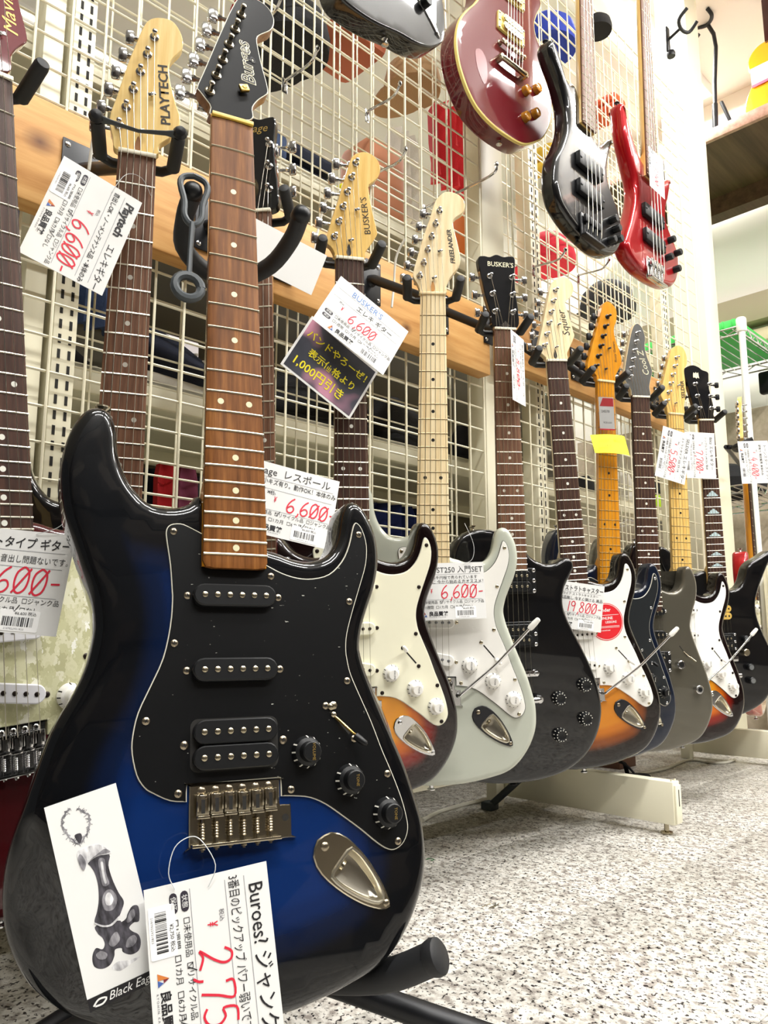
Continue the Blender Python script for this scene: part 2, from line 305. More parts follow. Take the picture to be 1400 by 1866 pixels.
HEAD = {
    'playtech': [(-22.3, 4.4), (-28.5, 18.6), (-33.1, 41.6), (-26.0, 72.0), (-17.1, 110.5), (-7.7, 142.2), (-1.0, 163.7), (6.3, 174.3), (17.4, 179.0), (31.2, 178.4), (40.9, 167.3), (45.1, 153.3), (42.2, 142.6), (33.6, 130.5), (30.0, 119.7), (32.8, 100.6), (39.7, 77.5), (45.8, 61.6), (45.8, 49.3), (36.3, 32.5), (23.4, 20.0), (20.7, 7.3)],
    'busker': [(-19.0, 4.1), (-22.0, 10.1), (-27.4, 19.4), (-34.5, 26.7), (-27.1, 57.0), (-16.1, 90.6), (-4.9, 128.0), (2.6, 152.6), (8.2, 163.3), (21.2, 170.5), (36.0, 169.7), (47.1, 160.2), (50.7, 147.8), (46.9, 134.5), (37.4, 125.1), (31.5, 119.8), (32.6, 107.1), (37.0, 82.1), (44.2, 51.9), (44.1, 44.6), (36.6, 31.1), (25.4, 15.5), (23.0, 3.6)],
    'freel': [(-20.0, 3.8), (-22.0, 10.0), (-26.0, 20.4), (-33.1, 32.8), (-33.1, 43.3), (-25.2, 72.8), (-15.1, 108.8), (-5.0, 138.7), (3.1, 166.6), (11.2, 179.6), (23.5, 187.9), (39.8, 185.4), (52.0, 176.0), (56.0, 163.2), (51.9, 150.3), (39.6, 141.6), (34.5, 133.0), (36.5, 120.3), (43.5, 90.7), (47.5, 65.5), (43.4, 50.7), (29.2, 31.6), (23.2, 16.9), (21.5, 4.4)],
    'squier': [(-17.6, 4.7), (-20.8, 9.8), (-31.7, 19.9), (-38.8, 24.0), (-34.4, 38.4), (-25.5, 67.2), (-13.4, 108.8), (-1.1, 150.7), (7.0, 168.7), (21.0, 179.6), (36.5, 181.5), (48.9, 173.0), (53.1, 158.4), (48.5, 143.5), (38.8, 133.9), (32.2, 128.5), (33.1, 118.0), (37.8, 97.3), (44.6, 64.0), (46.0, 55.7), (34.2, 32.8), (26.3, 18.3), (25.1, 4.9)],
    'tele': [(-15.6, 3.6), (-20.3, 15.3), (-32.6, 25.0), (-42.5, 29.5), (-36.8, 55.6), (-25.8, 92.4), (-12.1, 134.4), (-0.8, 174.2), (7.2, 185.4), (15.0, 188.1), (27.7, 182.5), (36.4, 170.0), (35.7, 147.1), (30.1, 132.8), (28.4, 119.1), (32.9, 99.3), (42.5, 75.6), (47.0, 53.5), (41.4, 39.5), (29.2, 18.1), (26.2, 3.3)],
    'blade': [(-17.2, 4.2), (-22.1, 19.3), (-29.0, 30.9), (-37.1, 42.4), (-37.6, 56.6), (-29.6, 97.4), (-18.6, 145.8), (-8.5, 175.2), (3.2, 183.0), (15.1, 171.6), (21.5, 147.8), (19.1, 126.0), (24.1, 99.8), (35.0, 69.2), (31.6, 52.3), (25.9, 28.3), (25.0, 4.5)],
    'selder': [(-15.8, 3.1), (-21.3, 18.0), (-31.7, 37.6), (-36.7, 52.6), (-26.4, 94.6), (-13.1, 139.9), (-3.2, 169.5), (8.8, 182.5), (20.4, 186.8), (34.4, 179.8), (42.1, 160.9), (42.6, 139.9), (34.7, 126.1), (32.9, 118.1), (34.7, 94.9), (36.3, 69.1), (34.0, 50.8), (28.5, 27.1), (26.0, 3.3)],
    'last': [(-16.9, 4.6), (-20.1, 21.1), (-33.2, 43.1), (-42.2, 81.7), (-51.1, 120.4), (-56.9, 142.5), (-45.9, 152.3), (-27.7, 158.0), (-10.4, 152.6), (0.9, 144.4), (18.2, 137.5), (18.5, 120.8), (17.8, 93.0), (24.2, 59.8), (28.1, 32.1), (25.6, 18.3), (26.0, 4.5)],
    'lp': [(-19.6, 8.1), (-24.4, 27.9), (-36.1, 68.6), (-42.7, 102.2), (-47.6, 137.0), (-35.9, 143.1), (-23.9, 141.7), (-10.5, 147.3), (3.7, 143.5), (15.5, 145.4), (26.5, 141.8), (24.6, 106.2), (26.1, 72.0), (29.6, 42.3), (26.6, 7.0)]}
HEAD['strat'] = [(-19.5,6),(-21.2,17.3),(-26.2,24.2),(-32.3,32),(-35.3,37),(-28.4,60),(-16.2,101.4),(-2.4,146.3),(3.1,162),(8,174),(16,182),(27,183.5),(37.5,181),(45.3,174.4),(49.6,163.5),(48.8,153.3),(44.7,144.6),(35.6,135.9),(30.6,130.3),(29.4,124.3),(31.3,110),(34.8,90),(38.8,72.9),(40.8,60.5),(39.6,54.8),(29.7,43.4),(23.1,30.7),(20.8,14)]

def inside(pl, x, y):
    c = False; n = len(pl)
    for i in range(n):
        (x0, y0), (x1, y1) = pl[i - 1], pl[i]
        if (y0 > y) != (y1 > y) and x < (x1 - x0) * (y - y0) / (y1 - y0) + x0: c = not c
    return c
# boat-shaped jack socket: outline of the flat rim and of the sunk cup, in the plate's own frame
JROT, JX, JY = R(-43), 0.0985, -0.0690
def byangle(pl, n, cx=0.008):
    P_ = np.array(pl); a = np.unwrap(np.arctan2(P_[:, 1], P_[:, 0] - cx)); 
    if a[-1] < a[0]: P_ = P_[::-1]; a = np.unwrap(np.arctan2(P_[:, 1], P_[:, 0] - cx))
    aa = np.r_[a - 2 * np.pi, a, a + 2 * np.pi]; xx = np.tile(P_[:, 0], 3); yy = np.tile(P_[:, 1], 3); o = np.argsort(aa)
    t = np.linspace(-np.pi, np.pi, n, endpoint=False) + a.mean() - ((a.mean() + np.pi) % (2 * np.pi) - np.pi)
    t = np.linspace(0, 2 * np.pi, n, endpoint=False); return [(float(np.interp(q, aa[o], xx[o])), float(np.interp(q, aa[o], yy[o]))) for q in t]
JRIM = byangle(cr([(-0.0415, 0.002), (-0.036, 0.0125), (-0.022, 0.0175), (0, 0.0165), (0.020, 0.0115), (0.034, 0.0060), (0.041, 0.0022), (0.042, -0.001), (0.038, -0.0055), (0.022, -0.0125), (0, -0.0170), (-0.022, -0.0175), (-0.036, -0.0125), (-0.0415, -0.003)], 4), 48)
JCUP = byangle(cr([(-0.013, 0.0125), (-0.002, 0.0125), (0.014, 0.0090), (0.026, 0.0048), (0.0315, 0.001), (0.0315, -0.002), (0.026, -0.0055), (0.014, -0.0095), (-0.002, -0.0125), (-0.013, -0.0125), (-0.0148, -0.010), (-0.0148, 0.010)], 4), 48)
JHOLE = [(JX + x * math.cos(JROT) - y * math.sin(JROT), JY + x * math.sin(JROT) + y * math.cos(JROT)) for x, y in inset(JCUP, 0.0004)]
_bodycache = {}
def body_mesh(key, outl, th, r, contour=False, hole=None):
    ck = (key, th, r, contour, hole is None)
    if ck in _bodycache: return _bodycache[ck].copy()
    pl = resample(cr(outl, 6), 0.0055)
    if area(pl) < 0: pl = pl[::-1]
    def ztop(x, y):
        if not contour: return 0.0
        ax, ay, bx, by = -0.168, 0.045, -0.015, -0.170
        dx, dy = bx - ax, by - ay; l = math.hypot(dx, dy)
        d = (-(x - ax) * dy + (y - ay) * dx) / l           # positive above the line
        m_ = max(0.0, -d); return -min(0.016, m_ * 0.30 * min(1, m_ / 0.02))
    steps = 5; rings = []
    for k in range(steps + 1):
        f = math.pi / 2 * k / steps; q = inset(pl, r * (1 - math.sin(f)))
        rings.append([(x, y, ztop(x, y) - r * (1 - math.cos(f))) for x, y in q])
    for k in range(steps + 1):
        f = math.pi / 2 * (1 - k / steps); q = inset(pl, r * (1 - math.sin(f)))
        rings.append([(x, y, -th + r * (1 - math.cos(f))) for x, y in q])
    b = B(); b.loft(rings, False, True)
    top = rings[0]; n = len(top); g = 0.011
    A = np.array([(x, y) for x, y, _ in top])
    pts = [Vector((x, y)) for x, y, _ in top]
    xs = np.arange(A[:, 0].min(), A[:, 0].max(), g); ys = np.arange(A[:, 1].min(), A[:, 1].max(), g)
    for i, yy in enumerate(ys):
        for xx in xs:
            xx = xx + (i % 2) * g / 2
            if np.min((A[:, 0] - xx) ** 2 + (A[:, 1] - yy) ** 2) < (g * 0.55) ** 2: continue
            pts.append(Vector((float(xx), float(yy))))
    ed = [(i, (i + 1) % n) for i in range(n)]
    if hole:
        h0 = len(pts); H_ = np.array(hole); pts = pts[:n] + [p for p in pts[n:] if np.min((H_[:, 0] - p.x) ** 2 + (H_[:, 1] - p.y) ** 2) > 0.004 ** 2]
        h0 = len(pts); pts += [Vector(p) for p in hole]; ed += [(h0 + i, h0 + (i + 1) % len(hole)) for i in range(len(hole))]
    vv, _, ff, *_ = delaunay_2d_cdt(pts, ed, [], 1, 1e-6)
    if hole: ff = [f for f in ff if not inside(hole, sum(vv[i].x for i in f) / len(f), sum(vv[i].y for i in f) / len(f))]
    nv = [b.bm.verts.new((v.x, v.y, ztop(v.x, v.y))) for v in vv]
    for f in ff:
        try: b.bm.faces.new([nv[i] for i in f])
        except ValueError: pass
    bmesh.ops.remove_doubles(b.bm, verts=b.bm.verts, dist=2e-5)
    bmesh.ops.recalc_face_normals(b.bm, faces=b.bm.faces)
    for f in b.bm.faces: f.smooth = True
    me = bpy.data.meshes.new('body'); b.bm.to_mesh(me); b.bm.free()
    V = np.zeros(len(me.vertices) * 3); me.vertices.foreach_get('co', V); V = V.reshape(-1, 3)
    O = np.array(resample(pl, 0.003)); d = np.sqrt(((V[:, None, :2] - O[None]) ** 2).sum(2)).min(1)
    d[V[:, 2] < -0.03] = 0
    at = me.attributes.new('edge_d', 'FLOAT', 'POINT'); at.data.foreach_set('value', d.astype(np.float32))
    _bodycache[ck] = me
    return me.copy()

_sh = {}
def shared(key, fn):
    if key not in _sh: _sh[key] = fn()
    return _sh[key]
def mesh_of(b, ang=40):
    o = mk('tmp', b, None, None, True, ang); me = o.data; bpy.data.objects.remove(o); return me
def put(name, key, fn, mat, parent, loc=(0, 0, 0), rot=(0, 0, 0), scale=(1, 1, 1)):
    me = shared((key, mat.name), lambda: (lambda m_: (m_.materials.append(mat), m_)[1])(mesh_of(fn())))
    o = link(name, me, None, parent); o.location = loc; o.rotation_euler = rot; o.scale = scale; return o

def screw_b():
    b = B(); b.lathe([(0.0036, 0), (0.0036, 0.0004), (0.0028, 0.0012), (0.0012, 0.0016), (0.0, 0.0016)], seg=12); return b
def cross_b():
    b = B(); b.box((0, 0, 0.0017), (0.0036, 0.0009, 0.0004)); b.box((0, 0, 0.0017), (0.0009, 0.0036, 0.0004)); return b
def screw(parent, x, y, z, mat, big=False, s=1.0):
    o = put('screw', 'screw', screw_b, mat, parent, (x, y, z), (0, 0, x * 31), (s, s, s))
    if big: put('screw_slot', 'cross', cross_b, M_dark, o)
    return o
def dot_b():
    b = B(); b.lathe([(0.0029, 0), (0.0029, 0.0002), (0, 0.0002)], seg=14); return b
def pole_b():
    b = B(); b.lathe([(0.0024, 0), (0.0024, 0.0006), (0.002, 0.0009), (0, 0.001)], seg=12); return b
def fret_b():
    b = B(); rings = []
    for k in range(9):
        x = -0.5 + k / 8; z = -0.0036 * x * x
        rings.append([Vector((x, dy, z + dz)) for dy, dz in ((-0.0013, -0.0005), (-0.0009, 0.0007), (0, 0.0011), (0.0009, 0.0007), (0.0013, -0.0005))])
    b.loft(rings); return b
def bushing_b():
    b = B(); b.lathe([(0.0054, 0), (0.0054, 0.001), (0.0042, 0.002), (0.003, 0.0022), (0.0026, 0.006), (0.0022, 0.008), (0.0029, 0.0105), (0.0029, 0.0125), (0.0015, 0.0135), (0, 0.0136)], seg=12); return b
def key_b():
    b = B(); b.tube([(0, 0, 0), (-0.012, 0, 0)], 0.0022, 8); b.lathe([(0.003, 0), (0.0035, 0.003), (0.002, 0.005)], (-0.009, 0, 0), Matrix.Rotation(-math.pi / 2, 3, 'Y'), 8)
    b.box((-0.0185, 0, 0), (0.011, 0.0165, 0.008), 0.003); return b
def gear_b():
    b = B(); b.box((0, 0, -0.004), (0.014, 0.018, 0.008), 0.002); return b
def knob_b():
    b = B(); b.lathe([(0.0128, 0), (0.0130, 0.0008), (0.0112, 0.0058), (0.0096, 0.0066), (0.0084, 0.0072), (0.0079, 0.0150), (0.0070, 0.0158), (0, 0.0159)], seg=28); return b
def ticks_b():
    b = B()
    for k in range(11):
        a = R(-60 + 300 * k / 10 + 210); r0, r1, z0, z1 = 0.01305, 0.0113, 0.0012, 0.0059
        t = Vector((-math.sin(a), math.cos(a), 0)) * 0.0006; u = Vector((math.cos(a), math.sin(a), 0))
        p = [u * r0 + t, u * r0 - t, u * r1 - t, u * r1 + t]; zz = [z0, z0, z1, z1]
        b.bm.faces.new([b.bm.verts.new((q.x * 1.003, q.y * 1.003, z_ + 0.0002)) for q, z_ in zip(p, zz)])
    return b
def speedknob_b():
    b = B(); b.lathe([(0.0125, 0), (0.0125, 0.001), (0.0108, 0.011), (0.0085, 0.012), (0.0078, 0.0115), (0, 0.0115)], seg=24); return b
def speeddots_b():
    b = B()
    for k in range(11):
        a = R(k * 30 + 15)
        b.box((0.0098 * math.cos(a), 0.0098 * math.sin(a), 0.0122), (0.0016, 0.0016, 0.0004)); a += 0.12
        b.box((0.0124 * math.cos(a), 0.0124 * math.sin(a), 0.003), (0.0012, 0.0012, 0.003))
    return b
def smallknob_b():
    b = B(); b.lathe([(0.0095, 0), (0.0095, 0.012), (0.008, 0.0135), (0, 0.0135)], seg=20); return b

def neck_parts(g, S, frets, mn, mf, wn=0.0213, w12=0.0258, inlay='dot', dotm=None, nutm=None, fm=None, zf=0.011, ext=0.012, x0=0.0, bassy=False, tail=None):
    fr = lambda n: S * 2 ** (-n / 12)
    hw = lambda y: wn + (w12 - wn) * (1 - y / S) * 2
    yend = fr(frets) - ext
    b = B(); rings = []; ys = [S + 0.006, S - 0.01, S * 0.85, S * 0.7, S * 0.55, (tail or fr(frets - 4)) + 0.02, (tail or fr(frets - 4)), yend + 0.002]
    for i, y in enumerate(ys):
        h = hw(y); dep = -0.0105 - 0.004 * (1 - y / S) * 2
        if i >= 6: prof = [(-h, 0.006), (-h, -0.014), (-h * 0.6, -0.0155), (0, -0.0155), (h * 0.6, -0.0155), (h, -0.014), (h, 0.006)]
        else: prof = [(-h, 0.006), (-h * 0.96, -0.002), (-h * 0.62, dep * 0.82), (0, dep), (h * 0.62, dep * 0.82), (h * 0.96, -0.002), (h, 0.006)]
        rings.append([Vector((x0 + px, y, pz)) for px, pz in prof])
    b.loft(rings); mk('neck', b, mn, g)
    b = B(); rings = []
    for y in (S, yend + 0.006, yend + 0.001, yend):
        h = hw(y) - (0.0 if y > yend + 0.003 else (0.0025 if y > yend else 0.008)); top = [(h * q, zf - 0.0009 * q * q - (0.0008 if abs(q) == 1 else 0)) for q in (1, 0.92, 0.5, 0, -0.5, -0.92, -1)]
        rings.append([Vector((x0 + px, y, pz)) for px, pz in [(-h, 0.0055), (h, 0.0055)] + top])
    b.loft(rings); fb = mk('fretboard', b, mf, g)
    b = B(); b.box((x0, S + 0.002, zf - 0.001), (wn * 2, 0.0045, 0.006), 0.0006); mk('nut', b, nutm or M_bone, g)
    for n in range(1, frets + 1):
        put('fret', 'fret', fret_b, fm or M_steel, g, (x0, fr(n), zf - 0.0002), (0, 0, 0), (hw(fr(n)) * 2, 1, 1))
    dm = dotm or M_pearl_dot
    if inlay == 'dot':
        for n in (3, 5, 7, 9, 12, 15, 17, 19, 21):
            if n > frets: continue
            y = (fr(n) + fr(n - 1)) / 2
            for xx in ((-0.013, 0.013) if n == 12 and S < 0.7 else ((-0.012, 0.012) if n == 12 else (0,))):
                put('inlay', 'dot', dot_b, dm, g, (x0 + xx, y, zf - 0.0001 - 0.0009 * (xx / hw(y)) ** 2))
    elif inlay == 'cloud':
        def cloud():
            q = B(); q.prism([(-0.016, -0.5), (0.016, -0.5), (0.017, -0.3), (0.012, -0.15), (0.009, 0.1), (0.005, 0.2), (0.003, 0.45), (-0.003, 0.45), (-0.005, 0.2), (-0.009, 0.1), (-0.012, -0.15), (-0.017, -0.3)], 0, 0.0003); return q
        for n in (3, 5, 7, 9, 12, 15, 17, 19, 21):
            y = (fr(n) + fr(n - 1)) / 2
            put('inlay', 'cloud', cloud, dm, g, (x0, y, zf), (0, 0, 0), (1, (fr(n - 1) - fr(n)) * 0.62, 1))
    return fr, hw

def strings(g, S, n, posts, sp_b=0.0104, sp_n=0.0072, zb=0.0135, x0=0.0, tail=None, mat=None, sl=1.0):
    for i in range(n):
        q = i - (n - 1) / 2; r = (0.00062 - 0.00007 * i) * sl
        pts = [(x0 + q * sp_b, 0, zb), (x0 + q * sp_n, S + 0.002, 0.0128)]
        if tail: pts.insert(0, (x0 + q * sp_b, tail[0], tail[1]))
        if posts: pts.append((posts[i][0], posts[i][1], 0.0105))
        b = B(); b.tube(pts, max(r, 0.0003), 4, False); mk('string', b, mat or M_string, g)

def headstock(g, S, key, matf, mats, tun='6', keym=None, postm=None, logo=None, th=0.013, face=True, tree=0, x0=0, edge=None, nopost=False, bullet=None):
    pl = cr(mm(HEAD[key]), 4); pl = resample([(x + x0, y + S) for x, y in pl], 0.004)
    if area(pl) < 0: pl = pl[::-1]
    b = B(); b.prism(pl, -th + 0.004, 0.0036, 0.0008); mk('headstock', b, mats, g)
    if face:
        b = B(); b.prism(inset(pl, 0.0011), 0.0035, 0.0041, 0.0003); mk('headstock_face', b, matf, g)
        if edge:
            b = B(); b.prism(inset(pl, 0.0002), 0.0020, 0.0037, 0.0003); mk('headstock_edge', b, edge, g)
    posts = []; keym = keym or M_chrome; postm = postm or M_chrome
    z = 0.0041 if face else 0.0037
    def tuner(x, y, side, dist):
        t = put('tuner', 'bushing', bushing_b, postm, g, (x, y, z))
        put('tuning_key', 'key', key_b, keym, t, (side * (dist - 0.006), 0, -z - 0.008), (0, 0, 0), (-side, 1, 1))
        put('gear_cover', 'gear', gear_b, keym, t, (side * 0.002, 0, -z - th + 0.004), (0, 0, 0), (1, 1, 1))
        posts.append((x, y))
    if tun == '6':
        for k in range(6):
            x, y = -0.0224 + 0.0068 * k + x0, S + 0.035 + 0.02345 * k
            if key == 'blade': x, y = -0.0235 + 0.0048 * k + x0, S + 0.050 + 0.0215 * k
            tuner(x, y, -1, 0.0135 + 0.002)
    else:
        for k in range(3):
            tuner(x0 - 0.018 - 0.004 * k, S + 0.036 + 0.034 * k, -1, 0.018)
        for k in range(3):
            tuner(x0 + 0.018 + 0.0035 * (2 - k) * 0, S + 0.104 - 0.034 * k, 1, 0.018)
        posts[:] = posts[:3] + posts[3:]
    for k in range(tree):
        tb = B(); tb.box((0, 0, 0.004), (0.009, 0.004, 0.0016), 0.0005); tb.tube([(0, 0, 0), (0, 0, 0.004)], 0.0015, 8); tb.lathe([(0.0022, 0.0048), (0.0016, 0.0058), (0, 0.006)], seg=10)
        o = mk('string_tree', tb, postm, g); o.location = (x0 + 0.0125 - 0.010 * k, S + 0.049 + k * -0.018 + (0.03 if tree == 2 and k == 0 else 0), z); o.rotation_euler = (0, 0, 0.4)
    if bullet:
        tb = B(); tb.prism(cr(mm([(0, 24), (3.4, 14), (3.0, 8), (0, 6), (-3.0, 8), (-3.4, 14)]), 3), z, z + 0.0006); o = mk('truss_rod_plug', tb, bullet, g); o.location = (x0, S + 0.002, 0)
    if logo:
        s_, size, (lx, ly), rot, lm, kw = logo
        text('logo', s_, size, lm, g, (lx + x0, S + ly, z + 0.0003), rot, **kw)
    return posts

def single_coil(g, y, rot, mat, polem, screwm, x0=0.0, L_=0.0705, H_=0.0185, big=False, zt=0.0098):
    b = B(); b.prism(stad(0, 0, L_, H_), 0.001, zt, 0.0012); o = mk('pickup', b, mat, g); o.location = (x0, y, 0); o.rotation_euler = (0, 0, rot)
    for k in range(6): put('pole_piece', 'pole', pole_b, polem, o, ((k - 2.5) * 0.0104, 0, zt - 0.0002))
    for s_ in (-1, 1): screw(o, s_ * (L_ / 2 + 0.0037), 0, 0.0024, screwm, big, 0.85)
    return o
def humbucker(g, y, mat, polem, ring=None, cover=None, x0=0.0, z0=0.001, rot=0):
    o = None
    if ring:
        b = B(); b.prism(rrect(0, 0, 0.092, 0.047, 0.004), 0.0, 0.0055, 0.001); o = mk('pickup_ring', b, ring, g); o.location = (x0, y, 0); o.rotation_euler = (0, 0, rot)
        for sx in (-1, 1):
            for sy in (-1, 1): screw(o, sx * 0.0415, sy * 0.019, 0.0055, M_chrome)
            screw(o, sx * 0.0415, 0, 0.0055, M_chrome)
    for sy in (1, -1):
        b = B(); b.prism(stad(0, 0, 0.0685, 0.0187), z0, 0.0095 + (0.002 if ring else 0), 0.001); q = mk('pickup_coil', b, cover or mat, o if o else g)
        q.location = (0, sy * 0.0098, 0) if o else (x0, y + sy * 0.0098, 0)
        if rot and not o: q.rotation_euler = (0, 0, rot)
        for k in range(6): put('pole_piece', 'pole', pole_b, polem, q, ((k - 2.5) * 0.0104, 0, 0.0093 + (0.002 if ring else 0)))
    return o

def trem_bridge(g, mat, scm, arm=None, block=False):
    b = B(); b.prism(cr(mm([(-36, 9), (-35, 9), (35, 9), (36, 8), (36, -9), (38, -10.5), (44.5, -11), (45.5, -12), (45.5, -34), (44, -36), (-34, -36), (-36, -35)]), 2), 0.0005, 0.0032, 0.0008); p = mk('bridge_plate', b, mat, g)
    b = B(); b.box((0, -0.0345, 0.006), (0.070, 0.0025, 0.009), 0.0006); mk('bridge_lip', b, mat, p)
    for k in range(6):
        x = (k - 2.5) * 0.0107
        screw(p, x, 0.0045, 0.0032, scm, False, 0.95)
        b = B(); b.box((0, -0.0065, 0.0078), (0.0098, 0.0165, 0.0030), 0.0006)
        b.box((-0.0042, -0.004, 0.0085), (0.0014, 0.012, 0.0045), 0.0004); b.box((0.0042, -0.004, 0.0085), (0.0014, 0.012, 0.0045), 0.0004)
        b.box((0, -0.0142, 0.0075), (0.0098, 0.0022, 0.0075), 0.0004)
        for sx in (-1, 1): b.tube([(sx * 0.003, 0.0005, 0.003), (sx * 0.003, 0.0005, 0.0108)], 0.0012, 8)
        o = mk('saddle', b, mat, p); o.location = (x, 0.0005 * (k % 3), 0)
        b = B(); b.box((0, -0.0065, 0.0094), (0.0028, 0.010, 0.0003)); mk('saddle_slot', b, M_dark, o)
        b = B()
        for q in range(6): b.lathe([(0.0016, 0), (0.0021, 0.0008), (0.0016, 0.0016)], (0, -0.0185 - q * 0.0020, 0.0075), Matrix.Rotation(math.pi / 2, 3, 'X'), 8)
        b.tube([(0, -0.015, 0.0075), (0, -0.039, 0.0075)], 0.0011, 6); b.lathe([(0.002, 0), (0.0024, 0.0012), (0, 0.002)], (0, -0.0362, 0.0075), Matrix.Rotation(math.pi / 2, 3, 'X'), 8)
        mk('saddle_spring', b, scm, o)
    b = B(); b.lathe([(0.0028, 0), (0.0028, 0.0003), (0, 0.0003)], (0.0405, -0.0205, 0.0032), seg=12); mk('arm_hole', b, M_dark, p)
    if arm:
        (tx, ty, tz), tipm = arm
        A = [(0.0405, -0.0205, 0.004), (0.041, -0.0195, 0.014), (0.050, -0.011, 0.0195), (0.040 + (tx - 0.04) * 0.45, -0.02 + (ty + 0.02) * 0.40, 0.024 + (tz - 0.024) * 0.3), (0.040 + (tx - 0.04) * 0.62, -0.02 + (ty + 0.02) * 0.58, 0.024 + (tz - 0.024) * 0.55), (tx, ty, tz)]
        pts = cr(A, 4, False); b = B(); b.tube(pts, 0.0024, 10); a = mk('tremolo_arm', b, M_chrome, g)
        d = (Vector(A[-1]) - Vector(A[-2])).normalized(); e = Vector(A[-1])
        b = B(); b.tube([e - d * 0.016, e - d * 0.012, e - d * 0.002, e + d * 0.006, e + d * 0.0075], [0.0036, 0.005, 0.0048, 0.004, 0.0015], 12); mk('arm_tip', b, tipm, a)
    return p

def jack_plate(g, plate_m, cup_m, scm, cx=JX, cy=JY, rot=JROT):
    # boat-shaped socket plate: flat rim with a sunk cup
    M = Matrix.Rotation(rot, 4, 'Z'); M.translation = Vector((cx, cy, 0))
    def ring(q, z): return [Vector((x, y, z(x) if callable(z) else z)) for x, y in q]
    b = B(); b.loft([ring(JRIM, 0.0001), ring(JRIM, 0.0012), ring(inset(JRIM, 0.0010), 0.0022), ring(inset(JCUP, -0.0026), 0.0022)], False, False); p = mk('jack_plate', b, plate_m, g); p.matrix_local = M
    dep = lambda x: -0.0015 - 0.010 * max(0.0, min(1.0, (0.032 - x) / 0.044)) ** 0.8
    b = B(); b.loft([ring(inset(JCUP, -0.0027), 0.0021), ring(inset(JCUP, -0.0017), 0.0034), ring(inset(JCUP, -0.0004), 0.0035), ring(inset(JCUP, 0.0008), 0.0020), ring(inset(JCUP, 0.0016), lambda x: dep(x) * 0.5), ring([(0.003 + (x - 0.003) * 0.86, y * 0.80) for x, y in JCUP], dep), ring([(0.002 + (x - 0.002) * 0.62, y * 0.40) for x, y in JCUP], lambda x: dep(x) * 1.12)], False, True); mk('cup', b, M_cup, p)
    b = B(); b.lathe([(0.0048, 0), (0.0048, 0.0022), (0.0034, 0.0024), (0.0030, 0.0005)], (-0.0105, 0, -0.0052), Matrix.Rotation(R(66), 3, 'Y'), 16); mk('jack_socket', b, M_nickel, p)
    b = B(); b.lathe([(0.0029, 0), (0.0029, 0.0003)], (-0.0090, 0, -0.0046), Matrix.Rotation(R(66), 3, 'Y'), 12); mk('jack_hole', b, M_dark, p)
    screw(p, -0.034, 0, 0.0022, scm); screw(p, 0.037, 0, 0.0022, scm, False, 0.8)
    return p

